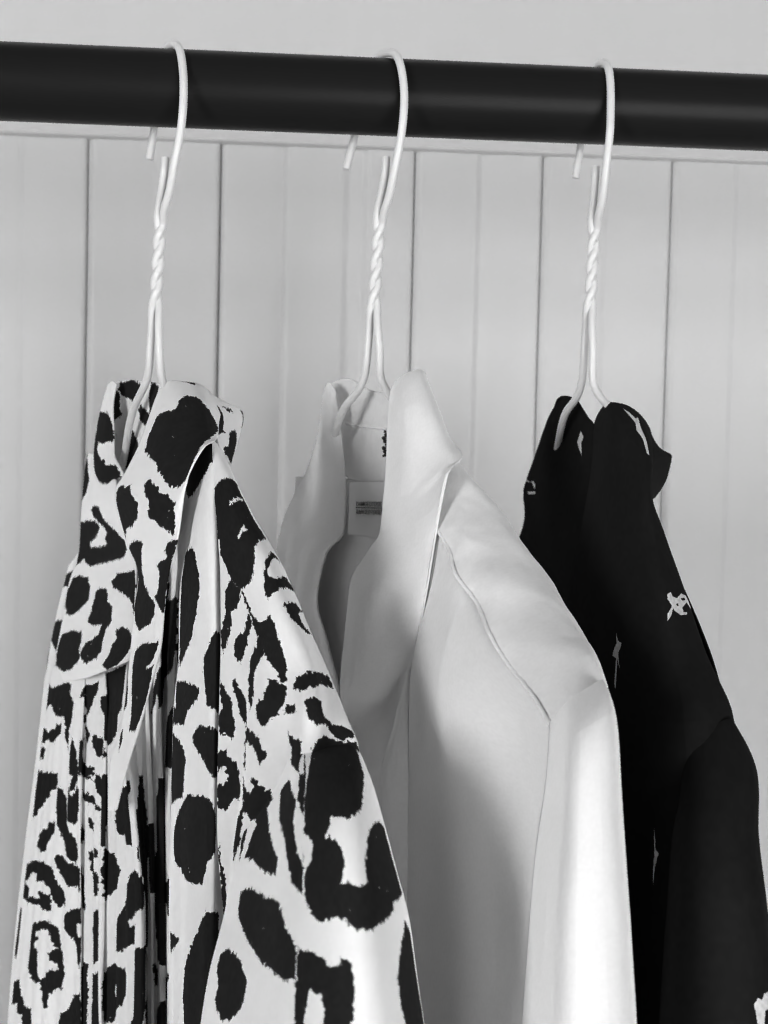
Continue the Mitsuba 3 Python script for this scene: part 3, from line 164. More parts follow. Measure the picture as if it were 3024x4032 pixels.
    'yoke': [[[0.0,29.7],[0.0,24.6],[2.3,20.4],[13.2,17.0],[23.3,17.0],[35.8,21.2],[32.7,23.8],[32.5,28.9],[32.7,35.7],[38.3,45.0],[29.3,46.7],[26.2,48.4],[23.7,53.5],[22.2,58.6],[20.1,61.2],[16.6,62.9],[14.0,62.9],[12.1,61.2],[9.4,58.6],[5.4,52.7],[1.5,48.4],[2.1,42.5],[0.0,41.6],[0.0,38.2],[0.0,33.1]],[[23.3,38.2],[23.9,41.6],[21.2,41.6],[18.0,44.2],[18.2,42.5],[21.2,39.9]],[[17.8,28.0],[22.2,27.2],[31.2,28.0],[30.4,28.9],[23.9,28.0],[18.2,28.9]],[[9.4,58.6],[14.0,62.9],[13.2,65.4],[10.3,69.7],[6.5,70.5],[6.7,75.6],[5.0,80.7],[1.9,85.8],[0.6,82.4],[0.0,78.2],[3.3,72.2],[4.0,62.9]],[[15.7,72.2],[18.0,73.1],[17.4,75.6],[14.2,81.5],[10.1,88.3],[7.1,85.8],[7.8,80.7],[10.7,78.2],[11.9,79.0],[14.0,76.5]],[[14.2,63.7],[15.1,63.7],[18.6,73.1],[21.2,75.6],[25.8,74.1],[26.6,77.3],[26.6,81.5],[27.0,85.8],[27.2,90.9],[26.2,95.1],[25.1,95.1],[23.0,89.2],[21.0,84.9],[20.5,86.6],[17.4,90.0],[16.1,94.3],[14.9,100.2],[12.8,103.6],[12.2,100.2],[13.8,92.6],[15.9,85.8],[19.3,81.5],[19.5,79.8],[16.9,72.2]],[[21.6,93.4],[23.2,94.3],[26.0,96.0],[26.0,98.5],[24.5,101.9],[23.2,105.3],[19.5,108.7],[16.9,106.2],[16.5,102.8],[18.0,100.2],[19.7,100.2],[21.0,96.8]],[[5.9,93.4],[7.8,93.4],[8.4,96.0],[10.7,99.4],[10.9,108.7],[7.8,105.3],[6.3,98.5]],[[0.0,94.3],[2.5,96.8],[5.2,101.9],[5.7,111.3],[2.1,110.4],[0.0,109.6],[0.0,105.3],[1.5,103.6]],[[27.0,58.6],[29.1,54.3],[35.0,51.0],[41.9,51.0],[44.0,53.5],[36.9,53.5],[31.8,55.2],[28.7,58.6],[28.5,61.2],[32.9,61.2],[43.2,59.5],[49.4,61.2],[48.8,62.9],[35.6,64.6],[30.8,66.3],[25.8,68.0],[25.3,64.6]],[[32.7,70.5],[39.8,68.8],[45.2,68.8],[49.6,70.5],[43.1,72.2],[43.1,75.6],[47.5,77.3],[49.6,78.2],[41.3,78.2],[36.9,76.5],[34.6,73.9]],[[28.5,96.0],[31.2,93.4],[37.3,92.6],[45.7,90.9],[48.6,92.6],[49.2,96.0],[42.1,95.1],[38.3,96.8],[33.5,98.5],[28.7,97.7]],[[32.5,101.9],[35.0,101.1],[38.8,101.1],[39.0,104.5],[42.1,106.2],[48.6,110.4],[49.6,113.8],[45.3,113.8],[40.6,108.7],[35.8,108.7],[33.1,106.2]],[[25.6,101.9],[26.8,102.8],[28.3,101.9],[27.9,104.5],[26.4,105.3],[24.9,105.3]],[[10.5,108.7],[16.3,110.4],[18.6,112.1],[20.5,115.5],[19.3,118.9],[18.0,115.5],[16.1,113.8],[13.0,113.0],[10.7,112.1],[10.9,116.4],[13.2,119.1],[10.3,118.9],[9.9,112.1]],[[0.0,114.7],[2.9,114.7],[6.1,117.2],[8.0,120.6],[9.4,126.6],[9.0,130.0],[6.1,128.3],[2.9,133.4],[0.0,130.8],[0.0,124.9],[3.8,122.3],[2.3,118.1],[0.0,120.6]],[[0.0,145.3],[0.4,145.3],[1.7,155.5],[1.9,169.0],[0.0,175.0],[0.0,175.8]],[[9.8,120.6],[14.0,124.0],[17.4,126.6],[18.0,124.0],[16.5,122.3],[17.6,121.5],[19.3,124.0],[22.8,127.4],[24.7,129.1],[22.8,131.7],[25.8,139.3],[29.8,147.8],[32.1,151.2],[31.6,157.1],[26.0,154.6],[22.4,152.1],[16.3,150.4],[20.5,138.5],[15.5,133.4],[15.5,144.4],[13.0,152.1],[9.6,144.4],[11.1,136.8],[14.2,132.5],[14.7,129.1]],[[28.5,123.2],[34.2,132.5],[38.8,139.3],[42.3,151.2],[42.3,167.3],[37.9,161.4],[36.2,154.6],[33.9,146.1],[29.1,137.6],[26.4,126.6]],[[25.3,110.4],[28.5,113.0],[30.6,112.1],[32.1,113.8],[32.3,116.4],[32.9,123.2],[31.0,121.5],[28.3,118.9],[27.0,114.7]],[[34.2,121.5],[34.8,117.2],[35.8,113.8],[37.9,112.1],[42.9,113.0],[46.1,114.7],[49.2,115.5],[49.6,119.1],[49.6,124.9],[43.8,124.9]]],
    'sleeve': [[[17.2,0.0],[31.9,0.0],[54.0,0.0],[59.5,3.6],[59.5,9.1],[60.1,21.9],[54.0,20.6],[30.7,14.6],[22.7,6.1]],[[0.0,23.1],[0.0,26.1],[0.0,26.7],[0.0,24.9],[0.0,23.1],[0.0,21.3],[0.0,23.7],[12.3,27.3],[19.6,29.2],[15.3,31.6],[26.4,37.7],[38.6,43.7],[44.2,45.5],[43.6,50.4],[29.4,49.2],[20.9,46.8],[8.6,45.5],[11.0,36.4],[0.0,32.8],[3.7,40.7],[4.3,46.8],[0.0,41.3],[0.0,35.8],[0.0,32.8],[0.0,29.8]],[[32.5,22.5],[57.7,31.0],[62.6,35.2],[62.6,42.5],[63.2,55.3],[57.7,52.8],[54.0,47.5],[49.1,41.3],[36.8,35.8],[24.5,26.7]],[[103.0,23.1],[96.3,28.5],[91.4,33.4],[86.5,35.8],[78.5,36.4],[75.4,35.8],[74.2,38.3],[71.8,40.7],[76.7,41.9],[79.1,44.9],[79.7,48.0],[77.3,52.8],[80.5,52.8],[85.9,54.0],[88.9,52.2],[88.9,48.0],[92.0,41.9],[95.7,38.3],[105.5,36.4],[115.3,37.0],[117.8,55.3],[103.0,57.7],[100.0,60.1],[91.4,63.2],[85.9,64.4],[81.0,63.8],[77.3,61.3],[74.8,61.3],[71.2,61.9],[66.9,60.1],[64.4,57.1],[63.8,51.0],[66.9,44.9],[66.9,42.5],[62.6,39.5],[62.0,31.0],[62.6,25.5],[64.4,20.0],[66.2,10.9],[68.7,3.6],[73.6,0.0],[84.0,1.8],[93.2,4.3],[108.6,6.1],[109.8,12.1],[103.7,20.0]],[[61.7,68.6],[66.2,69.8],[69.9,71.1],[72.4,73.5],[76.1,72.9],[76.1,71.7],[78.5,71.7],[79.7,75.3],[79.7,80.8],[79.1,85.6],[77.9,88.7],[77.9,91.7],[70.5,91.7],[71.2,84.4],[69.9,80.8],[66.2,79.6],[65.6,82.6],[65.0,86.2],[66.2,91.7],[61.7,91.7],[61.3,77.1]],[[110.4,61.9],[117.8,65.0],[120.8,80.8],[120.8,91.7],[100.0,91.7],[97.5,85.6],[96.3,80.8],[97.5,75.3],[102.4,68.6]],[[10.4,54.7],[15.3,53.4],[28.8,54.7],[35.0,55.9],[45.4,55.9],[49.7,57.7],[54.6,62.6],[58.9,66.2],[62.0,68.6],[61.7,77.1],[57.0,77.1],[48.5,74.7],[38.0,72.3],[26.4,68.0],[17.2,63.8],[11.7,60.7]],[[9.2,68.6],[15.9,70.4],[21.5,72.3],[27.0,76.5],[28.2,79.6],[25.8,84.4],[19.6,86.8],[13.5,87.5],[8.6,84.4],[6.7,81.4],[8.0,78.9],[4.9,74.7],[4.9,69.8]],[[54.0,15.2],[59.5,9.1],[61.7,15.8],[62.0,21.9],[62.0,29.8],[62.6,38.9],[62.6,48.0],[59.5,44.9],[54.6,35.2],[56.4,27.9]]],
    'collar_002': [[[0.0,5.8],[3.2,6.8],[6.9,10.2],[7.9,14.4],[7.0,17.7],[11.2,19.7],[1.9,19.9],[0.0,13.1]],[[14.2,19.9],[19.4,19.2],[23.9,21.3],[26.7,25.9],[26.8,32.0],[28.1,35.9],[8.3,33.1],[6.5,28.8],[14.7,27.0]],[[8.4,7.8],[12.9,9.2],[17.9,10.8],[18.1,11.5],[12.2,10.4]],[[26.5,9.6],[28.9,9.6],[28.9,14.0],[28.9,18.0],[28.9,21.0],[27.5,16.9],[28.2,13.3]]],
    'back_panel': [[[83.6,41.0],[122.9,41.9],[116.0,67.7],[99.0,83.7],[79.3,83.7]]],  # black patch painted behind the fold recess to darken it like shade
}
STAR_MOTIFS = {
    'front_panel': [[[68.4,4.4],[72.4,7.1],[74.9,11.5],[78.8,9.7],[76.3,15.0],[76.3,18.6],[79.2,24.8],[80.3,31.9],[77.4,31.0],[75.6,23.9],[73.8,21.2],[71.6,18.6],[72.7,14.4],[70.2,9.7]],[[0.0,55.8],[0.0,57.5],[0.0,58.4]],[[79.2,85.0],[81.7,84.1],[82.1,85.9],[84.6,86.7],[88.9,85.0],[92.2,85.9],[93.2,88.5],[93.2,91.2],[91.4,88.5],[88.6,89.4],[86.8,90.3],[86.8,92.0],[89.3,92.0],[88.6,92.9],[84.2,92.9],[81.4,91.2],[80.6,90.3],[78.8,92.9],[76.7,94.7],[77.4,92.0],[80.3,89.4],[78.8,86.7]],[[83.5,88.5],[85.0,88.5],[84.6,89.4],[83.2,89.4]],[[87.5,86.7],[90.4,86.7],[91.4,87.6],[88.2,87.6]],[[52.9,97.4],[54.4,100.0],[56.5,100.9],[55.8,102.7],[54.7,104.4],[55.8,109.8],[54.4,106.2],[53.6,116.8],[52.9,115.1],[53.6,106.2],[51.1,105.1],[52.2,102.7],[53.6,100.9]],[[67.3,162.9],[67.7,169.9],[68.4,170.8],[67.7,174.4],[67.3,177.0],[67.0,181.4],[67.0,177.0],[67.3,171.7]]],
    'collar_001': [[[74.6,19.0],[78.3,23.0],[76.8,24.0],[75.0,25.0],[76.5,31.0],[72.0,27.0],[69.1,24.0],[72.0,21.0]],[[0.0,45.0],[8.1,46.0],[12.6,45.0],[18.1,47.0],[18.1,49.0],[11.4,46.0],[0.4,46.0]],[[6.3,51.0],[19.2,50.0],[20.7,51.0],[9.2,52.0]]],
    'sleeve': [[[36.4,80.4],[37.9,78.6],[39.4,79.2],[40.5,77.4],[45.4,76.2],[47.3,80.4],[40.5,82.2],[39.4,87.6],[37.2,85.8]]],
}
HANGERS = [{"hook":[[-51.2,17.0,100.6],[-50.4,17.0,106.4],[-49.5,17.0,112.8],[-48.4,17.0,124.8],[-46.4,12.0,135.2],[-43.9,5.0,138.1],[-41.4,-2.0,137.2],[-38.8,-10.0,133.1],[-37.2,-15.0,125.2],[-36.6,-18.0,118.3],[-36.8,-19.0,108.7],[-38.1,-17.0,99.8],[-39.7,-15.0,92.3],[-41.7,-11.0,83.5],[-43.7,-6.0,77.9]],"stub":[[-43.2,-9.0,96.2],[-44.1,-8.0,87.1],[-45.5,-4.0,80.6]],"top":[-45.1,-2.0,75.0],"bot":[-46.6,0.0,47.1],"far":[[-48.0,2.0,41.5],[-48.6,3.0,30.1],[-49.4,5.0,21.9],[-52.1,10.0,16.0],[-55.5,18.0,10.4],[-58.4,27.0,2.8],[-60.4,36.0,-4.3],[-78.5,102.0,-41.8],[-92.2,145.0,-68.4]],"near":[[-45.2,-2.0,41.2],[-44.6,-4.0,29.7],[-43.6,-6.0,21.2],[-37.5,-18.0,11.6],[-24.6,-46.0,-6.0],[-3.9,-90.0,-44.0],[12.4,-112.0,-71.5]]},{"hook":[[20.6,17.0,99.8],[22.0,17.0,105.9],[23.6,17.0,112.7],[26.5,17.0,124.6],[29.0,12.0,135.1],[31.2,5.0,137.9],[33.4,-2.0,137.3],[36.1,-10.0,134.4],[37.6,-15.0,128.4],[38.5,-18.0,119.8],[38.3,-19.0,110.2],[37.3,-17.0,101.1],[36.0,-15.0,93.6],[34.6,-11.0,85.5],[33.3,-6.0,80.3]],"stub":[[33.4,-9.0,99.4],[32.7,-8.0,89.9],[31.4,-4.0,82.5]],"top":[32.1,-2.0,77.6],"bot":[30.9,0.0,49.4],"far":[[29.7,2.0,43.8],[29.2,3.0,32.2],[28.3,5.0,23.1],[25.6,12.0,17.1],[22.2,22.0,12.5],[20.2,30.0,6.5],[19.5,50.0,-0.6],[12.8,112.0,-32.5],[7.6,155.0,-56.8]],"near":[[32.1,-2.0,43.5],[33.1,-4.0,31.9],[33.6,-6.0,22.8],[35.9,-10.0,17.3],[44.9,-26.0,5.6],[66.2,-62.0,-35.5],[83.7,-118.0,-68.3]]},{"hook":[[106.1,17.0,99.7],[106.9,17.0,105.7],[107.8,17.0,112.2],[109.3,17.0,124.5],[110.3,12.0,135.2],[110.7,5.0,138.4],[111.0,-2.0,137.3],[111.1,-10.0,133.1],[111.0,-15.0,125.1],[110.6,-18.0,116.4],[110.3,-19.0,108.3],[110.1,-17.0,100.7],[109.9,-15.0,93.1],[109.9,-11.0,85.7],[110.0,-6.0,81.3]],"stub":[[107.9,-9.0,99.0],[107.9,-8.0,91.1],[108.2,-4.0,83.6]],"top":[109.6,-2.0,78.7],"bot":[109.4,0.0,51.8],"far":[[108.5,2.0,46.1],[108.4,3.0,34.5],[108.3,5.0,23.6],[107.4,9.0,18.1],[105.9,16.0,14.1],[105.7,24.0,10.2],[106.6,34.0,5.0],[113.8,86.0,-23.2],[116.9,130.0,-57.0]],"near":[[109.8,-2.0,45.8],[110.1,-4.0,34.1],[110.8,-5.0,21.6],[112.9,-8.0,17.1],[116.7,-14.0,12.4],[121.5,-44.0,-18.9],[129.6,-90.0,-71.5]]}]

# ------------------------------------------------------------------ materials
def grey(v):
    return {'type': 'rgb', 'value': [v, v, v]}


def wall_paint(p, n, uv):
    streak = mikit.fbm(p.x * 260.0, p.y * 40.0, p.z * 5.0, 3)
    cloud = mikit.fbm(p.x * 9.0, p.z * 7.0, 3.0, 3)
    v = 0.52 * (0.975 + 0.016 * streak + 0.03 * cloud + 0.02 * (mikit.noise(p.x * 1300.0, p.y * 1300.0, p.z * 900.0) - 0.5))
    return mi.Color3f(v, v, v)


def wall_grain(p, n, uv):
    return 0.00015 * mikit.fbm(p.x * 300.0, p.y * 60.0, p.z * 9.0, 3)


def cloth_relief(p, n, uv):
    return 0.0006 * mikit.fbm(p.x * 90.0, p.y * 90.0, p.z * 60.0, 3) + 0.00005 * mikit.noise(p.x * 1500.0, p.y * 1500.0, p.z * 1500.0)


ATLAS = 600.0
leopard_panels = list(LEOPARD)
black_panels = list(BLACK)


def edges_of(spots, order):
    out = []
    for name, polys in spots.items():
        off = ATLAS * order.index(name)
        for poly in polys:
            for (x0, y0), (x1, y1) in zip(poly, poly[1:] + poly[:1]):
                if abs(y1 - y0) > 0.04:
                    out.append((x0 + off, y0, x1 + off, y1))
    return out


def inside(u, v, edges):
    """Even-odd test of the point (u, v) against the outlines of the print."""
    hit = mi.Bool(False)
    for x0, y0, x1, y1 in edges:
        hit ^= ((v < y0) ^ (v < y1)) & (u < x0 + (v - y0) * ((x1 - x0) / (y1 - y0)))
    return hit


LEOPARD_EDGES, STAR_EDGES = edges_of(LEOPARD_SPOTS_AND_SHADE, leopard_panels), edges_of(STAR_MOTIFS, black_panels)


def leopard_print(p, n, uv):
    u, v = uv.x, uv.y
    # the ink's edge is frayed like brush hair, mostly across the weave
    fray = mikit.noise(u * 0.9, v * 0.9, 1.0) - 0.5
    hair = mikit.noise(u * 2.3, v * 1.5, 5.0) - 0.5
    du = 1.1 * fray + 0.8 * hair
    dv = 1.2 * (mikit.noise(u * 1.0, v * 0.8, 9.0) - 0.5) + 1.0 * (mikit.noise(u * 2.4, v * 1.6, 13.0) - 0.5)
    ink = inside(u + du, v + dv, LEOPARD_EDGES)  # printed spots together with the shade painted into the fold recesses
    fleck = mikit.noise(u * 1.3, v * 1.3, 21.0) * mikit.noise(u * 0.22, v * 0.22, 31.0)
    paper = 0.70 * (0.97 + 0.03 * mikit.fbm(u * 0.15, v * 0.1, 2.0, 2) + 0.03 * mikit.noise(u * 1.8, v * 1.8, 41.0))
    dark = 0.0105 + 0.003 * mikit.noise(u * 0.8, v * 0.8, 7.0)
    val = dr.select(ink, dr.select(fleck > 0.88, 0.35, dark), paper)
    return mi.Color3f(val, val, val)


def star_print(p, n, uv):
    u, v = uv.x, uv.y
    du = 0.22 * (mikit.noise(u * 1.8, v * 1.8, 1.0) - 0.5)
    dv = 0.22 * (mikit.noise(u * 1.8, v * 1.8, 5.0) - 0.5)
    ink = inside(u + du, v + dv, STAR_EDGES)
    val = dr.select(ink, 0.45 + 0.15 * mikit.noise(u * 1.2, v * 1.2, 3.0), 0.0085 + 0.002 * mikit.noise(u * 0.5, v * 0.5, 7.0))
    return mi.Color3f(val, val, val)


def white_weave(p, n, uv):
    thread = mikit.noise(uv.x * 1.7, uv.y * 1.1, 3.0) + mikit.noise(uv.x * 1.0, uv.y * 1.9, 9.0)
    val = 0.70 * (0.965 + 0.035 * thread)
    return mi.Color3f(val, val, val)


def two(b):
    return {'type': 'twosided', 'bsdf': b}


scene['wall_paint_material'] = two({'type': 'bumpmap', 'arbitrary': mikit.proc(wall_grain), 'scale': 1.0,
                                    'bsdf': {'type': 'principled', 'base_color': mikit.proc(wall_paint), 'roughness': 0.5, 'specular': 0.35}})
scene['white_cloth_material'] = two({'type': 'bumpmap', 'arbitrary': mikit.proc(cloth_relief), 'scale': 1.0,
                                     'bsdf': {'type': 'principled', 'base_color': mikit.proc(white_weave), 'roughness': 0.9, 'specular': 0.08, 'sheen': 0.2}})
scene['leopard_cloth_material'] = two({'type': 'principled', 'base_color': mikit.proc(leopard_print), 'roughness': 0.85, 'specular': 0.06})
scene['black_cloth_material'] = two({'type': 'principled', 'base_color': mikit.proc(star_print), 'roughness': 0.9, 'specular': 0.04})
scene['rail_material'] = {'type': 'principled', 'base_color': grey(0.010), 'roughness': 0.34, 'specular': 0.07}
scene['wire_material'] = {'type': 'principled', 'base_color': grey(0.62), 'roughness': 0.35, 'specular': 0.4}
scene['label_material'] = two({'type': 'diffuse', 'reflectance': grey(0.68)})
scene['ink_material'] = {'type': 'diffuse', 'reflectance': grey(0.03)}

# ------------------------------------------------------------------ the wall: tongue-and-groove planks below a header board with a bead
WALL_Y, BOTTOM, TOP = 250.0, -560.0, 158.0
from shapely.geometry import Polygon
tag('wall', 'pale painted wall of narrow upright planks behind the clothes rail', kind='structure')
# each plank: left joint, right joint, gap (mm), and the soft relief milled into its face: (x from the left, y proud)
planks = [(-106.5, -36.9, [(0, 0.0), (34, 0.15), (36, -0.1), (68, 0.0)]), (-36.9, 67.0, [(0, 1.2), (10, 0.6), (29, 1.3), (33.5, 2.0), (35.5, 0.4), (60, 0.5), (66, 0.9), (68, 1.9), (76, 1.7), (78, 0.4), (92, 0.3), (102, 0.9)]), (67.0, 136.3, [(0, 0.2), (33, 0.25), (35.5, 1.3), (44, 0.9), (68, 0.0)]),
          (136.3, 207.5, [(0, 0.4), (33, 0.2), (35, 0.6), (70, 0.0)])]
for k in range(1, 8):
    planks.append((207.5 + 69.8 * (k - 1), 207.5 + 69.8 * k, [(0, 0.1), (34, 0.1), (36, 0.5), (68, 0.0)]))
    planks.append((-106.5 - 69.8 * k, -106.5 - 69.8 * (k - 1), [(0, 0.0), (34, 0.2), (36, 0.5), (68, 0.1)]))
planks.sort()
xs = [planks[0][0], planks[-1][1]]
for k, (x0, x1, face) in enumerate(planks):
    f = np.array([[x0 + 0.75 + dx, WALL_Y + 1.5 * dy] for dx, dy in face])
    w = PchipInterpolator(f[:, 0], f[:, 1])
    gx = np.linspace(x0 + 4.6, x1 - 1.8, 48); gy = w(np.clip(gx, f[0, 0], f[-1, 0]))
    outline = [(x0 + 0.3, WALL_Y + 14), (x0 + 0.3, gy[0] + 2.4), (x0 + 0.9, gy[0] + 1.7), (x0 + 2.2, gy[0] + 0.75), (x0 + 3.4, gy[0] + 0.2)] + list(zip(gx, gy)) + [(x1 - 0.9, gy[-1] + 0.6), (x1 - 0.3, gy[-1] + 1.6), (x1 - 0.3, WALL_Y + 14)]
    m = trimesh.creation.extrude_polygon(Polygon(outline), TOP - BOTTOM, engine='earcut'); m.apply_translation([0, 0, BOTTOM]); m.apply_scale(0.001)
    scene['wall__plank' + (f'_{k:03d}' if k else '')] = mikit.ply(m, 'wall_paint_material', smooth=40)
scene['wall__backing_board'] = mikit.ply(rounded_box(xs[0], xs[-1], WALL_Y + 8, WALL_Y + 24, BOTTOM, TOP - 4), 'wall_paint_material', smooth=40)
head = rounded_box(xs[0] - 20, xs[-1] + 20, WALL_Y - 3.5, WALL_Y + 15, 162, 700, r=1.5)
scene['wall__header_board'] = mikit.ply(head, 'wall_paint_material', smooth=40)
tag('wall__header_board', 'plain smooth board above the planks')
prof = Polygon([(WALL_Y + 12, 155.8), (WALL_Y - 5.0, 155.8), (WALL_Y - 6.0, 156.3), (WALL_Y - 6.4, 157.2), (WALL_Y - 6.4, 166.5), (WALL_Y - 5.6, 168), (WALL_Y - 3.7, 169), (WALL_Y + 12, 169)]).buffer(-0.3).buffer(0.3)
bead = trimesh.creation.extrude_polygon(prof, xs[-1] - xs[0] + 20, engine='earcut')
bead.apply_transform([[0, 0, 1, xs[0] - 10], [1, 0, 0, 0], [0, 1, 0, 0], [0, 0, 0, 1]])
bead.apply_scale(0.001)
scene['wall__trim_strip'] = mikit.ply(bead, 'wall_paint_material', smooth=35)
tag('wall__trim_strip', 'thin rounded trim strip below the header board')

# ------------------------------------------------------------------ the rail
rail = trimesh.creation.annulus(r_min=0.0115, r_max=0.01335, height=1.5, sections=96)
rail.apply_transform([[0, 0, 1, 0.03], [1, 0, 0, 0], [0, 1, 0, 0.12235], [0, 0, 0, 1]])
scene['clothes_rail'] = mikit.ply(rail, 'rail_material', smooth=30)
tag('clothes_rail', 'thick round black clothes rail running level across the top', 'clothes rail')

# ------------------------------------------------------------------ the wire hangers
WIRE, LAY = 1.42, 0.95
hanger_words = ['white wire hanger holding the animal print blouse', 'white wire hanger holding the plain white blouse', 'white wire hanger holding the black blouse']


def strand(top, bot, phase, turns=2.0, n=90):
    s = np.linspace(0, 1, n)[:, None]
    ax = np.array(top) * (1 - s) + np.array(bot) * s
    ph = phase - 2 * np.pi * turns * s[:, 0]
    return ax + LAY * np.stack([np.sin(ph), -np.cos(ph), 0 * ph], 1)


for k, h in enumerate(HANGERS):
    key = 'wire_hanger' + (f'_{k:03d}' if k else '')
    tag(key, hanger_words[k], 'clothes hanger', 'white wire hangers on the rail')
    a, b = strand(h['top'], h['bot'], math.pi / 2), strand(h['top'], h['bot'], -math.pi / 2)
    m = 6
    main = smooth_path(np.vstack([h['hook'], a[4:-4:m], h['near']]), 0.7)
    tail = smooth_path(np.vstack([h['stub'], b[4:-4:m], h['far']]), 0.7)
    cut = lambda c, z: int(np.argmax(c[:, 2] < z))
    z0, z1 = h['top'][2], h['bot'][2]
    hook_end = len(main) // 8 + int(np.argmin(np.abs(main[len(main) // 8:, 2] - z0)[:len(main) // 2]))
    neck_end = hook_end + int(np.argmin(np.abs(main[hook_end:, 2] - z1)))
    scene[key + '__hook'] = mikit.ply(tube(main[:hook_end + 1], WIRE), 'wire_material', smooth=60)
    tz0 = int(np.argmin(np.abs(tail[:, 2] - z0))); tz1 = int(np.argmin(np.abs(tail[:, 2] - z1)))
    neck = trimesh.util.concatenate([tube(main[hook_end:neck_end + 1], WIRE), tube(tail[:tz1 + 1], WIRE)])
    scene[key + '__twisted_neck'] = mikit.ply(neck, 'wire_material', smooth=60)
    scene[key + '__shoulder_arm'] = mikit.ply(tube(main[neck_end:], WIRE), 'wire_material', smooth=60)
    scene[key + '__shoulder_arm_001'] = mikit.ply(tube(tail[tz1:], WIRE), 'wire_material', smooth=60)

# ------------------------------------------------------------------ the blouses
def part(root, name, ctrl, mat, offset=0.0, **kw):
    mesh, uv = cloth(ctrl, **kw)
    uv = uv + np.array([offset, 0])
    scene[f'{root}__{name}'] = mikit.ply(mesh, mat, smooth=True, uv=uv)


tag('leopard_blouse', 'white blouse with black leopard spots, leftmost of the three on the rail', 'blouse', 'blouses on hangers')
kw = {'collar': dict(nu=90, nv=150, wrinkle=1.2, scale=22, seed=3),
      'front_panel': dict(nu=60, nv=160, wrinkle=1.2, scale=18, seed=4, folds=[(0.3, 14, 0.02, 0, 60, 180)]),
      'yoke': dict(nu=90, nv=170, wrinkle=1.6, scale=22, seed=5, folds=[(1.4, 17, 0.1, 0.6, 60, 130)]),
      'sleeve': dict(nu=90, nv=150, wrinkle=1.6, scale=30, seed=6),
      'front_panel_001': dict(soft=False, nu=190, nv=150, wrinkle=1.6, scale=16, seed=7, folds=[(0.8, 7.5, 0.02, 0.4, 10, 70)])}
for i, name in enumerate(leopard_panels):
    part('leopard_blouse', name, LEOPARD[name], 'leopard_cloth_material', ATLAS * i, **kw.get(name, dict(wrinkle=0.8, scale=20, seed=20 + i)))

tag('white_blouse', 'plain white blouse with open collar, middle one of the three on the rail', 'blouse', 'blouses on hangers')
kw = {'collar': dict(nu=100, nv=150, wrinkle=1.0, scale=26, seed=3),
      'yoke': dict(nu=60, nv=150, wrinkle=1.9, scale=13, seed=11),
      'front_panel': dict(nu=100, nv=150, wrinkle=1.0, scale=40, seed=12),
      'sleeve': dict(nu=80, nv=120, wrinkle=1.6, scale=34, seed=13),
      'collar_001': dict(nu=80, nv=150, wrinkle=2.6, scale=26, seed=14, folds=[(1.2, 22, 0.1, 0.6, 70, 120)]),
      'collar_back': dict(nu=80, nv=60, wrinkle=2.2, scale=16, seed=15),
      'neck_label': dict(nu=20, nv=30, thick=0.3, wrinkle=0.3, scale=12, seed=16)}
for i, name in enumerate(WHITE):
    part('white_blouse', name, WHITE[name], 'label_material' if name == 'neck_label' else 'white_cloth_material', 0.0, **kw.get(name, dict(wrinkle=0.8, scale=24, seed=30 + i)))
tag('white_blouse__neck_label', 'small pale woven label with a line of dark lettering')
# raised seam piping along the lower edge of the yoke
seam = smooth_path([r[0] for r in WHITE['yoke']], 0.8)
seam = seam + 0.5 * np.stack([relief(seam, 1, 5, 3), relief(seam, 1, 5, 4), relief(seam, 1, 5, 5)], 1) + np.array([-0.3, -0.5, 0])
scene['white_blouse__yoke__seam'] = mikit.ply(tube(seam, 0.55, 10), 'white_cloth_material', smooth=60)
# the turned edge of the lapel
edge = smooth_path([WHITE['collar'][k][-1] for k in range(6, 11)], 0.8) + np.array([0.1, -0.25, 0])
scene['white_blouse__collar__turned_edge'] = mikit.ply(tube(edge, 0.35, 10), 'white_cloth_material', smooth=60)
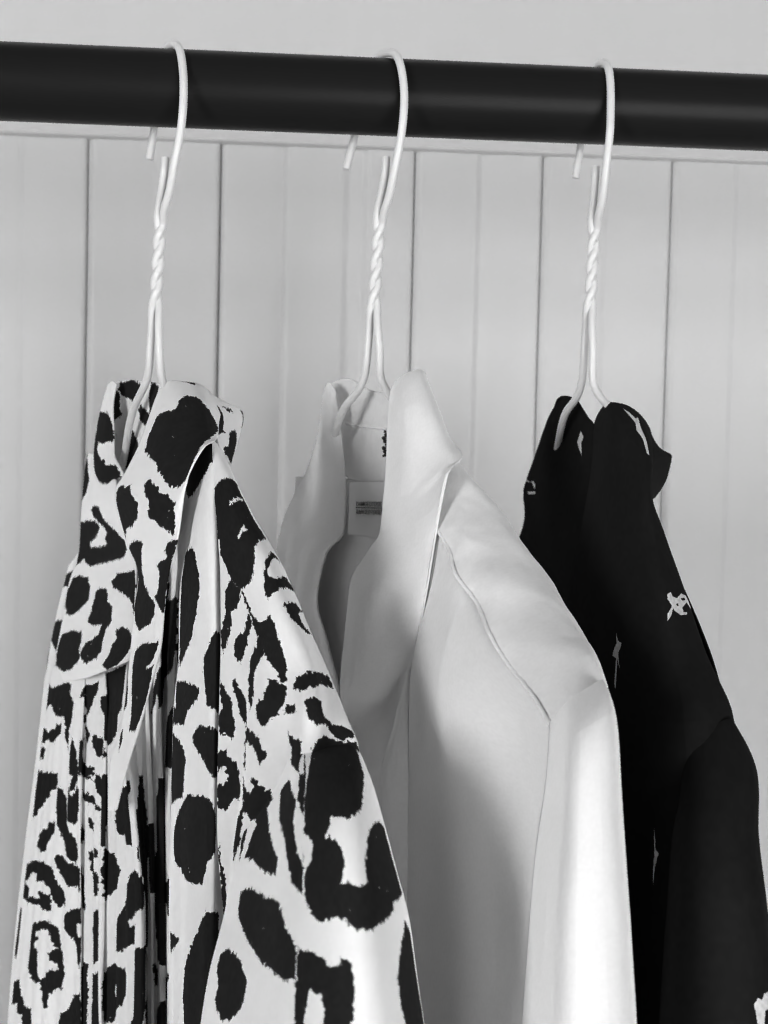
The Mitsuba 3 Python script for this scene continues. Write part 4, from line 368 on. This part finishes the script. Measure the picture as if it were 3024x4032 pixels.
# seam of the collar band inside the neck and a small dark embroidered mark
g, uv = lattice(WHITE['collar_back'], 40, 30, True)
band = smooth_path(g[int(len(g) * 0.42), 4:-2:4], 0.8) + np.array([0, -0.9, 0])
scene['white_blouse__collar_back__seam'] = mikit.ply(tube(band, 0.5, 8), 'white_cloth_material', smooth=60)
i0, j0 = int(len(g) * 0.62), int(g.shape[1] * 0.83)
dots = []
for k in range(9):
    c = g[i0 - 5 + k, j0] + np.array([0.5 * math.sin(k * 2.1), -0.7, 0])
    b = trimesh.creation.icosphere(subdivisions=2, radius=0.00075 if k % 4 else 0.0005); b.apply_translation(c / 1000); dots.append(b)
scene['white_blouse__collar_back__embroidered_mark'] = mikit.ply(trimesh.util.concatenate(dots), 'ink_material', smooth=True)
tag('white_blouse__collar_back__embroidered_mark', 'small black stitched mark inside the collar')
# the label's lettering and the small mark on the back of the collar
g, uv = lattice(WHITE['neck_label'], 20, 30, True)
o, e, s = g[0, 0], g[0, -1], g[-1, 0]
ux = (e - o) / np.linalg.norm(e - o); dn = (s - o); dn = dn - ux * (dn @ ux); dn /= np.linalg.norm(dn); nn = np.cross(ux, -dn)
if nn[1] > 0: nn = -nn


def on_label(m, x, y):
    R = np.eye(4); R[:3, 0], R[:3, 1], R[:3, 2] = ux, -dn, nn
    R[:3, 3] = o / 1000 + ux * x / 1000 + dn * y / 1000 + nn * 0.0007
    m = m.copy(); m.apply_transform(R); return m


letters = [on_label(meshkit.text_mesh('DAMGEDTOGETH', 0.0017, 0.0002), 5.5, 9.1), on_label(meshkit.text_mesh('BANGEDTOGETH', 0.0017, 0.0002), 5.5, 12.1)]
bar = trimesh.creation.box([0.018, 0.0004, 0.0003]); bar.apply_translation([0.009, 0, 0.0002]); letters.append(on_label(bar, 5.5, 9.7))
scene['white_blouse__neck_label__lettering'] = mikit.ply(trimesh.util.concatenate(letters), 'ink_material')

tag('black_blouse', 'black blouse with small white star motifs, rightmost of the three on the rail', 'blouse', 'blouses on hangers')
for i, name in enumerate(black_panels):
    part('black_blouse', name, BLACK[name], 'black_cloth_material', ATLAS * i, nu=70, nv=120, wrinkle=1.6, scale=26, seed=50 + i)
